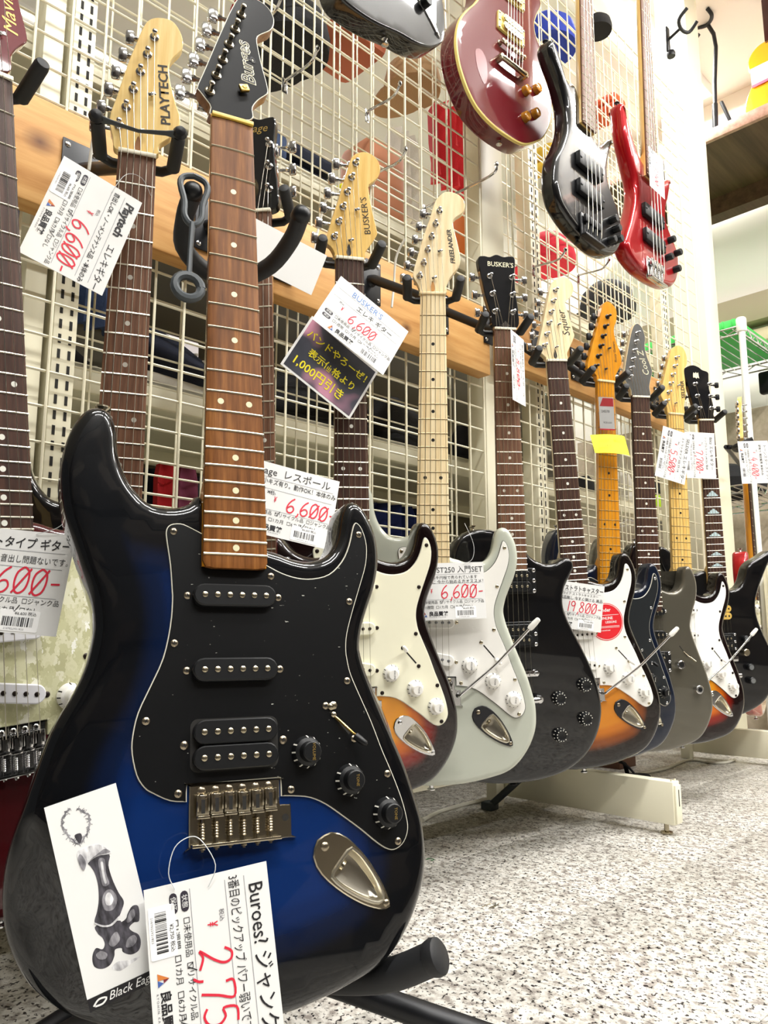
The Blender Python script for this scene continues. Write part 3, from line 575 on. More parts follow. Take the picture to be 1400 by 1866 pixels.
def strat_hardware(g, guard, edge, pups, pupm, polem, knobm, scm, hsh='SSS', labels=True, bridge=M_chrome, jack=None, arm=None, tip=None, swpos=1.0, knobtxt=M_greyink, tickm=None, guardring=True, big=False, swbare=False):
    pl = list(GUARD)
    if area(pl) < 0: pl = pl[::-1]
    if edge is not None:
        b = B(); b.prism(pl, 0.0001, 0.0019, 0.0003); p = mk('pickguard', b, edge, g)
        b = B(); b.prism(inset(pl, 0.0008), 0.0018, 0.0025, 0.0004); mk('pickguard_top', b, guard, p)
    else:
        b = B(); b.prism(pl, 0.0001, 0.0025, 0.0007); p = mk('pickguard', b, guard, g)
    for x, y in GSCREW: screw(p, x / 1000, y / 1000, 0.0025, scm, big, 0.85)
    single_coil(g, 0.158, 0, pupm, polem, scm, big=big); single_coil(g, 0.0968, 0, pupm, polem, scm, big=big)
    if hsh == 'HSS':
        b = B(); b.prism(rrect(0, 0, 0.0715, 0.0405, 0.006), 0.0024, 0.0028); o = mk('pickup_slot', b, M_dark, g); o.location = (0, 0.0385, 0)
        humbucker(g, 0.0385, pupm, polem)
        for sx in (-1, 1): screw(g, sx * 0.0402, 0.0392, 0.0025, scm, big, 0.95)
    else: single_coil(g, 0.0405, R(-10.5), pupm, polem, scm, big=big)
    for (x, y), t in zip([(0.0601, 0.0286), (0.0976, 0.0038), (0.1304, -0.0251)], ('VOLUME', 'TONE', 'TONE')):
        k = put('knob', 'knob', knob_b, knobm, g, (x, y, 0.0026))
        put('knob_marks', 'ticks', ticks_b, tickm or knobtxt, k)
        if labels: text('knob_lettering', t, 0.0036, knobtxt, k, (0.0, 0.0, 0.0161), R(-92), 'CENTER')
    b = B(); a0, a1 = Vector((0.079, 0.0652)), Vector((0.1039, 0.0368)); dv = (a1 - a0).normalized()
    b.ribbon([a0 + dv * 0.006, a1 - dv * 0.006], 0.0022, 0.00265); mk('switch_slot', b, M_dark, p)
    for q in (a0, a1): screw(p, q.x, q.y, 0.0025, scm, big, 0.85)
    sp = a0 + (a1 - a0) * (0.85 if swpos > 0 else 0.2); out = dv * 0.006 * swpos
    if swbare:
        b = B(); m0 = a0 + dv * 0.010; b.tube([(m0.x, m0.y, 0.001), (m0.x + dv.x * 0.008, m0.y + dv.y * 0.008, 0.005), (sp.x, sp.y, 0.010), (sp.x + out.x * 0.3, sp.y + out.y * 0.3, 0.0125)], 0.0012, 8); o = mk('switch_lever', b, M_brass, g)
        b = B()
        for q, r_ in ((0.001, 0.003), (0.004, 0.0034), (0.0015, 0.0026), (0.010, 0.0024)):
            b.lathe([(r_, 0), (r_ * 1.05, 0.0012), (r_ * 0.4, 0.0022)], (a0.x + dv.x * q + 0.004 * (r_ > 0.0025), a0.y + dv.y * q + 0.003 * (r_ > 0.003), 0.0026), seg=7)
        mk('switch_contacts', b, M_nickel, o)
    else:
        b = B(); b.tube([(sp.x, sp.y, 0.0), (sp.x + out.x * 0.5, sp.y + out.y * 0.5, 0.010)], 0.001, 6); o = mk('switch_lever', b, M_chrome, g)
    b = B(); e = Vector((sp.x + out.x * 0.4, sp.y + out.y * 0.4, 0.0095)); d = Vector((dv.x * swpos, dv.y * swpos, 0.75)).normalized()
    b.tube([e, e + d * 0.001, e + d * 0.007, e + d * 0.012, e + d * 0.0135], [0.002, 0.0034, 0.0032, 0.0026, 0.001], 12); mk('switch_tip', b, tip or knobm, o)
    trem_bridge(g, bridge, scm if scm is not M_darkscrew else M_chrome, arm)
    j = jack or (M_chrome, M_chrome); jack_plate(g, j[0], j[1], M_screw if j[0] is not M_chrome else M_chrome)

def strap_button(g, x, y, z, d, mat=M_chrome):
    d = Vector(d).normalized(); q = Vector((0, 0, 1)).rotation_difference(d).to_matrix()
    b = B(); b.lathe([(0.0055, 0), (0.0035, 0.003), (0.0035, 0.007), (0.0068, 0.009), (0.0068, 0.0105), (0.002, 0.0118), (0, 0.0118)], (x, y, z), q, 14); mk('strap_button', b, mat, g)

def guitar(name, label, key, S=0.648, cat='guitar', group=None, P_=None):
    return thing(name, label, cat, pose(P_ or POSE[key]), group)
def body(g, key, outl, mat, th=0.044, r=0.0095, contour=True, sx=1.0, hole=None):
    if sx != 1.0: outl = [(x * sx, y) for x, y in outl]
    me = body_mesh(key, outl, th, r, contour, JHOLE if key == 'strat' else None); return link('body', me, mat, g)

# ---------------------------------------------------------------- the setting
def struct(o): o['kind'] = 'structure'; return o
def mat_floor():
    m = P('speckled_vinyl', 'e4e1da', 0.32)
    mp = coords(m, (1, 1, 1), 'World', (0, 0, R(20)))
    mp2 = coords(m, (190, 150, 100), 'World', (0, 0, R(25))); n = N(m, 'TexNoise', Scale=1.0, Detail=2.5, Roughness=0.6); L(m, mp2, 'Vector', n, 'Vector')
    mp3 = coords(m, (75, 60, 100), 'World', (0, 0, R(25))); n3 = N(m, 'TexNoise', Scale=1.0, Detail=3.0, Roughness=0.6); L(m, mp3, 'Vector', n3, 'Vector')
    r1 = ramp(m, [(0.36, '8f8882'), (0.47, 'bdb9b1'), (0.57, 'd5d2cb')]); L(m, n3, 'Fac', r1, 'Fac')
    r2 = ramp(m, [(0.385, '2f2c33'), (0.435, 'ffffff')]); L(m, n, 'Fac', r2, 'Fac')
    mx = N(m, 'Mix', data_type='RGBA', blend_type='MULTIPLY'); mx.inputs[0].default_value = 1.0
    L(m, r1, 'Color', mx, 6); L(m, r2, 'Color', mx, 7); L(m, mx, 2, bs(m), 'Base Color'); return m
M_floor = mat_floor(); M_joint = P('floor_joint', '8d8980', 0.7)
b = B(); b.box((0, 0, -0.03), (14, 14, 0.05)); fo = struct(mk('floor', b, M_joint)); fo.matrix_world = WM
TS = 0.3; tm = None
def tile_b():
    q = B(); q.box((0, 0, -0.0025), (TS - 0.0008, TS - 0.0008, 0.005), 0.0003); return q
for i in range(-6, 12):
    for j in range(-6, 4): put('tile', 'tile', tile_b, M_floor, fo, (0.15 + i * TS, -0.035 + j * TS, 0))
SA, SB, BA, BBk = 0.15 - 6.5 * TS, 0.15 + 11.5 * TS, -0.035 - 6.5 * TS, -0.035 + 3.5 * TS
b = B()
for x0, x1, y0, y1 in ((-7, SA, -7, 7), (SB, 7, -7, 7), (SA, SB, -7, BA), (SA, SB, BBk, 7)): b.box(((x0 + x1) / 2, (y0 + y1) / 2, -0.0025), (x1 - x0, y1 - y0, 0.005))
q = mk('outer_floor', b, M_floor, fo)
M_wallw = P('white_wall', 'faf8ee', 0.7); M_beige = P('beige_wall', 'b3a597', 0.8); M_ceil = P('ceiling_white', 'e9e6dd', 0.8)
n_ = N(M_beige, 'TexNoise', Scale=9.0, Detail=6.0); bp_ = N(M_beige, 'Bump', Strength=0.4, Distance=0.02); L(M_beige, n_, 'Fac', bp_, 'Height'); L(M_beige, bp_, 'Normal', bs(M_beige), 'Normal')
b = B(); b.box((0.5, 3.6, CEIL / 2), (9, 0.1, CEIL)); struct(mk('wall_back', b, M_beige)).matrix_world = WM
b = B(); b.box((2.56, 0.0, CEIL / 2), (0.1, 9, CEIL)); struct(mk('wall_end', b, M_wallw)).matrix_world = WM
b = B(); b.box((0, -1, CEIL + 0.05), (11, 11, 0.1)); struct(mk('ceiling', b, M_ceil)).matrix_world = WM
for i, (z, h, d, m) in enumerate(((1.74, 0.06, 0.05, P('beam_beige', 'd9c3a6', 0.6)), (1.86, 0.13, 0.09, P('beam_taupe', 'a4947c', 0.6)))):
    b = B(); b.box((2.51 - d / 2, 0, z), (d, 6, h), 0.004); struct(mk('trim_%d' % (i + 1), b, m)).matrix_world = WM
# unseen dark row added behind the camera for the black finishes to reflect
M_opp = P('unseen_dark_goods', '3a3530', 0.8); mpo = coords(M_opp, (5, 5, 9)); vo = N(M_opp, 'TexVoronoi', Scale=1.0); L(M_opp, mpo, 'Vector', vo, 'Vector'); so = N(M_opp, 'SeparateColor'); L(M_opp, vo, 'Color', so, 'Color')
ro = ramp(M_opp, [(0.0, '14110f'), (0.4, '2a2522'), (0.7, '4a3d33'), (0.95, '6a6258')]); L(M_opp, so, 'Red', ro, 'Fac'); L(M_opp, ro, 'Color', bs(M_opp), 'Base Color')
b = B()
for k in range(9): b.box((0.0 + (k % 3) * 0.002, -2.35 - 0.02 * (k % 2), 0.12 + k * 0.235), (7.0, 0.5, 0.225), 0.004)
struct(mk('wall_unseen_aisle', b, M_opp)).matrix_world = WM
# ceiling tube lamps
M_lampbody = P('lamp_enamel', 'f0f0ee', 0.5); M_tube = P('lamp_tube', 'fffdf4', 0.4, emit=6.0)
def lamp():
    t = thing('ceiling_lamp', 'long white fluorescent ceiling lamp with two bare tubes', 'lamp', WM @ Matrix.Translation((LAMPS[0][0], LAMPS[0][1], CEIL)), 'fluorescent lamps on the ceiling')
    b = B(); b.box((0, 0, -0.03), (1.25, 0.2, 0.06), 0.006); mk('housing', b, M_lampbody, t)
    for y in (-0.05, 0.05):
        b = B(); b.tube([(-0.58, y, -0.066), (0.58, y, -0.066)], 0.006, 8); mk('tube', b, M_tube, t)
    return t
def copy_tree(o, parent=None, M=None):
    c = o.copy(); C.objects.link(c); c.parent = parent
    if M is not None: c.matrix_world = M
    for ch in [x for x in bpy.data.objects if x.parent is o]: copy_tree(ch, c)
    return c
l0 = lamp()  # the added lamp by the end wall, copied for the others
for s_, b_ in LAMPS[1:]: copy_tree(l0, None, WM @ Matrix.Translation((s_, b_, CEIL)))

# ---------------------------------------------------------------- shelving row: uprights, wire grids, boards, base
def wallthing(name, label, cat, s=0.0, b_=0.0, z=0.0, group=None): return thing(name, label, cat, WM @ Matrix.Translation((s, b_, z)), group)
def upright(s, b_, wdt, dep, z0, z1, slots, label, pitch=0.0225):
    t = wallthing('shelf_upright', label, 'upright', s, b_)
    q = B(); q.box((0, dep / 2, (z0 + z1) / 2), (wdt, dep, z1 - z0), 0.0015); mk('post', q, M_cream, t)
    if slots:
        q = B(); z = z0 + 0.03
        while z < z1 - 0.02:
            for sx in slots: q.box((sx, -0.0001, z), (0.0042, 0.0012, 0.0135))
            z += pitch
        tag(mk('slots', q, M_dark, t, False), kind='stuff')
    return t
upright(-0.681, 0.25, 0.034, 0.05, 0.1295, 2.4, (-0.0075, 0.0075), 'cream slotted shelf upright behind the end of the pine board')
upright(-0.722, 0.262, 0.03, 0.04, 0.1295, 2.4, None, 'plain cream channel post beside the slotted upright')
upright(0.325, 0.235, 0.085, 0.055, 0.1295, 2.4, None, 'wide plain cream post in the gap between the two wire grids')
upright(0.545, 0.262, 0.04, 0.045, 0.1295, 2.4, (-0.009, 0.009), 'cream slotted upright behind the black rounded headstock')
upright(1.29, 0.255, 0.034, 0.045, 0.1295, 2.4, (-0.0075, 0.0075), 'cream slotted upright near the open end of the row')
upright(1.655, 0.245, 0.115, 0.12, 0.0, 2.95, None, 'broad cream end post of the shelving row')
upright(1.726, 0.255, 0.025, 0.10, 0.0, 2.95, (-0.004,), 'narrow cream edge strip on the end post')

def wire_b():
    q = B(); q.tube([(0, 0, -0.5), (0, 0, 0.5)], 1.0, 6); return q
def grid(s0, s1, b_, z0, z1, r, label, pitch=0.0505):
    t = wallthing('wire_grid', label, 'wire grid', (s0 + s1) / 2, b_, z0)
    wd, ht = s1 - s0, z1 - z0
    nx = max(1, int(round(wd / pitch))); nz = int(round(ht / pitch))
    for i in range(nx + 1):
        x = -wd / 2 + wd * i / nx; k = 1.45 if i in (0, nx) else 1
        put('wire', 'wire', wire_b, M_wire, t, (x, 0, ht / 2), (0, 0, 0), (r * k, r * k, ht))
    for j in range(nz + 1):
        z = ht * j / nz; k = 1.45 if j in (0, nz) else 1
        put('wire', 'wire', wire_b, M_wire, t, (0, r * 1.7, z), (0, math.pi / 2, 0), (r * k, r * k, wd))
    return t
grid(-1.12, 0.255, 0.22, 0.25, 2.3, 0.0021, 'cream wire display grid the pine board is fixed to')
grid(0.385, 1.385, 0.22, 0.25, 2.3, 0.0021, 'cream wire display grid on the stretch nearer the white end wall')
grid(-1.12, 0.25, 0.315, 0.25, 2.3, 0.0018, 'cream wire grid on the far face, behind the pine board')
grid(0.40, 1.385, 0.315, 0.25, 2.3, 0.0018, 'cream wire grid on the far face by the end wall')
grid(1.405, 1.475, 0.225, 0.3, 2.28, 0.0014, 'thin wire grid strip beside the broad end post')

def knot_mat(m, spots):
    # dark knots in the pine, each a small ellipse in object space
    base = [l for l in m.node_tree.links if l.to_node == bs(m) and l.to_socket.name == 'Base Color'][0].from_node
    prev = base; po = 'Color'
    for (x, z, r) in spots:
        tc = N(m, 'TexCoord'); mp = N(m, 'Mapping'); mp.vector_type = 'POINT'
        mp.inputs['Location'].default_value = (-x / r, 0, -z / (r * 0.8)); mp.inputs['Scale'].default_value = (1 / r, 0, 1 / (r * 0.8)); L(m, tc, 'Object', mp, 'Vector')
        g = N(m, 'TexGradient', gradient_type='SPHERICAL'); L(m, mp, 'Vector', g, 'Vector')
        mx = N(m, 'Mix', data_type='RGBA'); mx.inputs[7].default_value = lin('5d3517'); L(m, g, 'Fac', mx, 0); L(m, prev, po, mx, 6); prev, po = mx, 2
    L(m, prev, po, bs(m), 'Base Color')
knot_mat(M_pine, [(-0.300, 0.012, 0.026), (0.005, 0.002, 0.016), (-0.005, -0.045, 0.028), (0.30, -0.03, 0.014), (0.42, -0.045, 0.018), (0.60, 0.03, 0.014)])
def board(s0, s1, z0, z1, label):
    q = B(); q.box((0, 0, 0), (s1 - s0, 0.036, z1 - z0), 0.004); o = mk('pine_board', q, M_pine)
    o.matrix_world = WM @ Matrix.Translation(((s0 + s1) / 2, 0.198, (z0 + z1) / 2)); tag(o, label, 'board'); return o
board(-1.15, 0.231, 0.962, 1.118, 'long pine board carrying guitar hangers, knotty, on the first wire grid')
board(0.29, 1.14, 1.008, 1.150, 'shorter pine board carrying guitar hangers, near the end post')

# shelves on the far face
def shelf(z, s0, s1, label, b0=0.335, dep=0.42, th=0.045):
    t = wallthing('metal_shelf', label, 'shelf', (s0 + s1) / 2, 0, z)
    q = B(); q.box((0, b0 + dep / 2, -0.006), (s1 - s0, dep, 0.012), 0.001); mk('deck', q, M_cream, t)
    q = B(); q.box((0, b0 + 0.006, -th / 2), (s1 - s0, 0.012, th), 0.002); mk('edge', q, M_cream, t)
    q = B(); q.box((0, b0 + dep - 0.006, -th / 2), (s1 - s0, 0.012, th), 0.002); mk('edge', q, M_cream, t)
    return t
shelf(0.815, -1.3, 1.45, 'cream metal shelf of shoes and folded clothes behind the grid')
shelf(0.475, -1.3, 1.45, 'low cream metal shelf with clothes behind the grid')
shelf(1.345, -1.3, 1.45, 'upper cream metal shelf behind the grid, above the pine board')
# panel added to close off the open far shelves and keep them dark
b = B(); b.box((0.08, 0.79, 0.66), (2.7, 0.02, 1.29)); tag(mk('shade_panel', b, P('shade_olive', '5b5543', 0.7)), 'dull olive panel added to darken the back of the far shelves', 'panel').matrix_world = WM

# base legs and rail
def base_beam(s, label, b0=-0.088, b1=0.36):
    t = wallthing('base_beam', label, 'shelf base', s, 0, 0)
    ln = b1 - b0
    q = B(); q.box((0, (b0 + b1) / 2, 0.062), (0.030, ln, 0.083), 0.0025); mk('beam', q, M_cream, t)
    q = B(); q.box((0, b0 - 0.002, 0.060), (0.024, 0.005, 0.074), 0.002); e = mk('end_cap', q, M_cream, t)
    q = B(); q.box((0, b0 - 0.0046, 0.072), (0.003, 0.0006, 0.032)); mk('cap_slot', q, M_dark, e)
    for k in (-0.008, 0.008):
        q = B(); q.tube([(k, b0 + 0.006, 0.10), (k, b0 + 0.006, 0.107)], 0.0022, 6); mk('lug', q, M_cream, t)
    q = B(); q.lathe([(0.012, 0), (0.012, 0.004), (0.005, 0.006), (0.005, 0.024)], (0, b0 + 0.025, 0), seg=12); mk('levelling_foot', q, M_nickel, t)
    q = B(); q.lathe([(0.004, 0), (0.004, 0.0015), (0, 0.002)], (0.0155, b0 + 0.16, 0.072), Matrix.Rotation(math.pi / 2, 3, 'Y'), 10); mk('bolt', q, M_blackmetal, t)
    q = B(); q.box((-0.032, b1 - 0.02, 0.0515), (0.03, 0.03, 0.103), 0.002); mk('rear_foot', q, M_cream, t)
    return t
base_beam(0.455, 'cream steel base beam reaching into the aisle on a levelling foot')
base_beam(1.475, 'cream steel base beam near the end post')
base_beam(-0.66, 'cream steel base beam beneath the first guitars')
b = B(); b.box((0.2, 0.23, 0.1165), (2.6, 0.07, 0.024), 0.003); tag(mk('base_rail', b, M_cream), 'cream rail running along the bottom of the shelving row', 'rail').matrix_world = WM
b = B(); b.tube([(0.385, 0.215, 0.098), (0.375, 0.315, 0.012)], 0.008, 10); b.box((0.375, 0.32, 0.0095), (0.03, 0.03, 0.018), 0.003); tag(mk('grey_strut', b, M_rubber), 'dark slanted strut with a block foot behind the rail', 'strut').matrix_world = WM

# ---------------------------------------------------------------- the guitars
def std(name, label, key, bodym, headkey, headm, fbm, neckm, inlm=None, frets=21, S=0.648, bodyk='strat', outl=None, tree=2, keym=None, postm=None, logo=None, sx=1.0, face=False, facem=None, edge=None, nutm=None, fretm=None, bullet=None, group=None, contour=True, str_=True, btn=True, inlay='dot', tun='6', th=0.044, ext=0.012, tailp=None, zb=0.0135):
    g = guitar(name, label, key, S, group=group)
    body(g, bodyk, outl or STRAT, bodym, sx=sx, contour=contour, th=th)
    neck_parts(g, S, frets, neckm, fbm, inlay=inlay, dotm=inlm, nutm=nutm, fm=fretm, ext=ext)
    posts = headstock(g, S, headkey, facem or headm, headm, tun, keym, postm, logo, face=face, tree=tree, edge=edge, bullet=bullet)
    if str_: strings(g, S, 6, posts, tail=tailp, zb=zb)
    if btn and bodyk == 'strat': strap_button(g, -0.112 * sx, 0.320, -0.022, (0.05, 1, 0)); strap_button(g, 0.0, -0.162, -0.022, (0, -1, 0))
    return g

# 1 the front guitar on the floor stand, without strings
M_darkface = P('worn_black_face', '0c0d10', 0.32, coat=0.12, crough=0.15, spec=0.15)
M_headside = grainwood('brown_neck', '7d4f2a', '6a3f1f', '8f6138', rough=0.35, coat=0.6)
M_logo = P('cream_logo', 'e8e2c4', 0.4); M_goldlogo = P('gold_logo', 'b89a52', 0.35, 0.6); M_blacklogo = P('black_logo', '17120e', 0.5)
g = guitar('electric_guitar', 'blue burst electric guitar with scratched black pickguard and no strings on floor stand', 'front')
body(g, 'strat', STRAT, M_blueburst)
neck_parts(g, 0.648, 21, M_amber, M_rosered, dotm=P('aged_dot', 'd8d3ae', 0.35), nutm=M_yellownut, fm=P('aged_fret', 'cfc7ae', 0.3, 1.0))
headstock(g, 0.648, 'strat', M_darkface, M_headside, '6', M_chrome, M_dirtychrome, None, face=True, edge=M_edgewhite)
t_ = thing  # logo with pale outline
text('logo', 'Burges', 0.0205, M_logo, g, (0.0268, 0.648 + 0.0605, 0.0043), R(98), bold=0.035, shear=0.25)
text('logo_fill', 'Burges', 0.0205, M_ink, g, (0.0268, 0.648 + 0.0605, 0.0046), R(98), bold=-0.008, shear=0.25)
b = B(); b.box((0, 0, 0.004), (0.010, 0.008, 0.004), 0.001); b.tube([(0, 0, 0), (0, 0, 0.004)], 0.002, 8); b.lathe([(0.0026, 0.006), (0.002, 0.0072), (0, 0.0074)], seg=8); o = mk('string_tree', b, M_brass, g); o.location = (0.0129, 0.6968, 0.0041); o.rotation_euler = (0, 0, 0.35)
strat_hardware(g, M_guardblack, M_edgewhite, 'HSS', M_blackplastic, M_nickel, M_blackplastic, M_screw, 'HSS', bridge=M_dirtychrome, jack=(M_dirtychrome, M_dirtychrome), knobtxt=M_goldlogo, tickm=M_dot_w, big=True, swbare=True, tip=M_blackplastic)
strap_button(g, -0.110, 0.318, -0.022, (0.1, 1, 0), M_dirtychrome); strap_button(g, 0.0, -0.162, -0.022, (0, -1, 0), M_dirtychrome)
G_front = g

# 2 maroon guitar with pearloid guard
g = std('electric_guitar', 'dark maroon electric guitar with pearloid pickguard and red headstock', 'mavis', M_maroon, 'strat', gloss('red_headstock', '5c1018', 0.3), M_rosedark, M_maple, tree=1, face=True, facem=gloss('red_headstock_face', '62141d', 0.3), logo=('Mavis', 0.020, (0.031, 0.056), R(97), M_goldlogo, dict(shear=0.3)), frets=21)
strat_hardware(g, M_pearl, None, 'SSS', P('lilac_white_plastic', 'e6e6ec', 0.3), M_darkscrew, M_whiteplastic, M_darkscrew, knobtxt=M_ink)
# 3 black guitar, natural headstock
g = std('electric_guitar', 'black electric guitar with natural rounded headstock in the strapped hanger', 'playtech', M_black, 'playtech', M_maple, M_rosebrown, M_maple, tree=2, logo=('PLAYTECH', 0.0155, (0.0355, 0.047), R(96), M_blacklogo, dict(bold=0.02)), inlm=P('grey_pearl_dot', 'b8b4aa', 0.3), bullet=P('plug_brown', '8a5a2c', 0.5))
strat_hardware(g, M_blackplastic, None, 'SSS', M_blackplastic, M_nickel, M_blackplastic, M_chrome)
# 4 dark single cut behind the front guitar
def single_cut(g, S, bodym, knobs, ringm, coilm, polem, knobm, ymid=0.055, yneck=0.165, yb=-0.013, yt=-0.060, bridge=M_chrome, knobkind='speed', cover=None, guardm=None, x0=0.0):
    humbucker(g, yneck, coilm, polem, ringm, cover, x0=x0); humbucker(g, ymid, coilm, polem, ringm, cover, x0=x0)
    b = B(); b.box((x0, yb, 0.011), (0.082, 0.011, 0.006), 0.002); o = mk('bridge', b, bridge, g)
    for s_ in (-1, 1):
        b = B(); b.lathe([(0.0065, 0), (0.0065, 0.004), (0.0045, 0.005), (0.0045, 0.015), (0.003, 0.016), (0, 0.016)], (x0 + s_ * 0.037, yb, 0), seg=14); mk('bridge_post', b, bridge, o)
    for k in range(6):
        b = B(); b.box((x0 + (k - 2.5) * 0.0104, yb, 0.0145), (0.006, 0.008, 0.003), 0.0006); mk('saddle', b, bridge, o)
    b = B(); b.tube([(x0 - 0.046, yt, 0.011), (x0 - 0.036, yt - 0.001, 0.0135), (x0, yt - 0.002, 0.014), (x0 + 0.036, yt - 0.001, 0.0135), (x0 + 0.046, yt, 0.011)], [0.005, 0.0065, 0.0065, 0.0065, 0.005], 10); o = mk('tailpiece', b, bridge, g)
    for s_ in (-1, 1):
        b = B(); b.lathe([(0.008, 0), (0.008, 0.014), (0.0065, 0.0165), (0, 0.017)], (x0 + s_ * 0.041, yt, 0), seg=16); mk('tailpiece_post', b, bridge, o)
    for (x, y) in knobs:
        k = put('knob', 'speed' if knobkind == 'speed' else 'amberknob', speedknob_b, knobm, g, (x, y, 0.0002))
        if knobkind == 'speed': put('knob_marks', 'speeddots', speeddots_b, M_dot_w, k)
M_lpgrey = gloss('black_headstock', '101012', 0.35)
g = std('electric_guitar', 'dark single-cut electric guitar hung behind the front guitar neck', 'rage', gloss('black_wine', '14080a', 0.3), 'lp', M_lpgrey, M_rosebrown, M_maroon, S=0.668, bodyk='lpshort', outl=[(x, y * (0.86 if y < 0 else 1)) for x, y in LESP], tree=0, frets=22, tun='33', face=True, facem=M_lpgrey, logo=('Mirage', 0.0165, (-0.030, 0.124), 0, M_goldlogo, dict(shear=0.25)), contour=False, btn=False, th=0.05, ext=0.008, tailp=(-0.06, 0.014), zb=0.016)
single_cut(g, 0.628, None, [(0.136, -0.040), (0.084, -0.062), (0.135, -0.102), (0.0835, -0.1285)], M_blackplastic, M_blackplastic, M_nickel, M_blackplastic)
# 5 three-tone burst
g = std('electric_guitar', 'sunburst electric guitar with cream pickguard and natural headstock', 'busker', M_sun3, 'busker', M_goldmaple, M_rosedark, M_goldmaple, tree=2, logo=("BUSKER'S", 0.0140, (0.0345, 0.044), R(97), M_blacklogo, dict()), bullet=M_ink)
strat_hardware(g, M_creamplastic, M_edgewhite, 'SSS', M_creamplastic, M_darkscrew, M_whiteplastic, M_darkscrew, jack=(M_chrome, M_chrome), swpos=-1.0, tip=M_whiteplastic, knobtxt=M_greyink)
# 6 pale grey, maple neck
M_blackenamel = P('black_jack_plate', '1c1c20', 0.35)
g = std('electric_guitar', 'pale grey electric guitar with white pickguard, maple neck and tremolo arm', 'freel', M_grey, 'freel', M_maplepale, M_maplepale, M_maplepale, inlm=M_blackdot, tree=2, logo=('FREELANDER', 0.0105, (0.0385, 0.058), R(97), M_blacklogo, dict(shear=0.25, bold=0.02)), nutm=M_maplepale, fretm=P('dull_fret', '8f7f62', 0.4, 0.8), bullet=P('plug_tan', 'c08a48', 0.5))
strat_hardware(g, M_whiteplastic, M_ink, 'SSS', M_whiteplastic, P('grey_pole', '7d7f84', 0.4, 0.6), M_whiteplastic, M_nickel, jack=(M_blackenamel, M_chrome), arm=((0.160, 0.100, 0.045), M_whiteplastic))
# 7 black single cut
g = std('electric_guitar', 'glossy black single-cut electric guitar with four black dial knobs', 'lp', M_black, 'lp', M_lpgrey, M_rosebrown, P('brown_neck2', '6a4526', 0.4, coat=0.5), S=0.628, bodyk='lp', outl=LESP, tree=0, frets=22, tun='33', face=True, facem=M_lpgrey, logo=("BUSKER'S", 0.0128, (-0.030, 0.124), R(-1), M_logo, dict(bold=0.01)), contour=False, btn=False, th=0.040, ext=0.008, inlm=P('light_dot', 'cfcabc', 0.3), tailp=(-0.06, 0.014), zb=0.016)
single_cut(g, 0.628, None, [(0.136, -0.040), (0.084, -0.062), (0.135, -0.102), (0.0835, -0.1285)], M_blackplastic, M_blackplastic, M_nickel, M_blackplastic, 0.058, 0.156)
strap_button(g, -0.066, 0.250, -0.020, (-0.1, 1, 0), M_dirtychrome); strap_button(g, 0.0, -0.208, -0.025, (0, -1, 0), M_blackmetal)
b = B(); b.prism(cr(mm([(-4, 14), (0, 19), (4, 14), (9, 10), (4, 7), (0, 2), (-4, 7), (-9, 10)]), 2), 0.0042, 0.0046); o = mk('headstock_emblem', b, M_chrome, g); o.location = (0.003, 0.628, 0)
# 8 two-tone burst
g = std('electric_guitar', 'amber and black sunburst electric guitar with white pickguard and round red sticker', 'squier', M_sun2, 'squier', M_maplepale, M_rosedark, M_maplepale, tree=2, logo=('Squier', 0.0215, (0.0365, 0.056), R(100), M_blacklogo, dict(shear=0.3)), bullet=M_ink)
strat_hardware(g, M_whiteplastic, None, 'SSS', M_whiteplastic, M_darkscrew, M_whiteplastic, M_nickel, jack=(M_blackenamel, M_chrome), arm=((0.185, 0.095, 0.048), M_whiteplastic))
M_sticker = P('red_sticker', 'd81a26', 0.5)
st = B(); st.lathe([(0.037, 0.0026), (0.037, 0.0029), (0, 0.0029)], (0.062, 0.118, 0), seg=40); st = mk('round_sticker', st, M_sticker, g)
st2 = B(); st2.ribbon([(0.062 + 0.035 * math.cos(k * math.pi / 20), 0.118 + 0.035 * math.sin(k * math.pi / 20)) for k in range(41)], 0.0009, 0.0030); mk('sticker_ring', st2, M_paper, st, False)
for s_, z_, x_, y_ in (('Fender', 0.010, 0.045, 0.138), ('FREE ONLINE', 0.0075, 0.032, 0.1225), ('LESSONS', 0.0062, 0.060, 0.1150), ('Get started now', 0.0036, 0.045, 0.100)): text('sticker_lettering', s_, z_, M_paper, st, (x_, y_, 0.0030), 0, bold=0.02)
for y_ in (0.131, 0.109, 0.1065):
    q = B(); q.ribbon([(0.034, y_), (0.090, y_)], 0.0008, 0.0030); mk('sticker_rule', q, M_paper, st)
# 9 dark navy body, amber neck
g = std('electric_guitar', 'dark navy electric guitar with dark pickguard and amber maple neck', 'tele', M_navygloss, 'tele', M_amber, M_amber, M_amber, inlm=M_blackdot, tree=2, keym=M_blackmetal, postm=M_blackmetal, logo=('Rusty Guitars', 0.0085, (0.034, 0.050), R(97), M_blacklogo, dict(shear=0.3)), nutm=P('pale_nut', 'dfd3a6', 0.4), fretm=P('dull_fret2', '8a6a34', 0.4, 0.8))
strat_hardware(g, M_navyguard, M_edgewhite, 'HSS', M_blackplastic, M_nickel, M_blackplastic, M_chrome, 'HSS', knobtxt=M_dot_w, bridge=M_blackmetal, jack=(M_blackmetal, M_blackmetal))
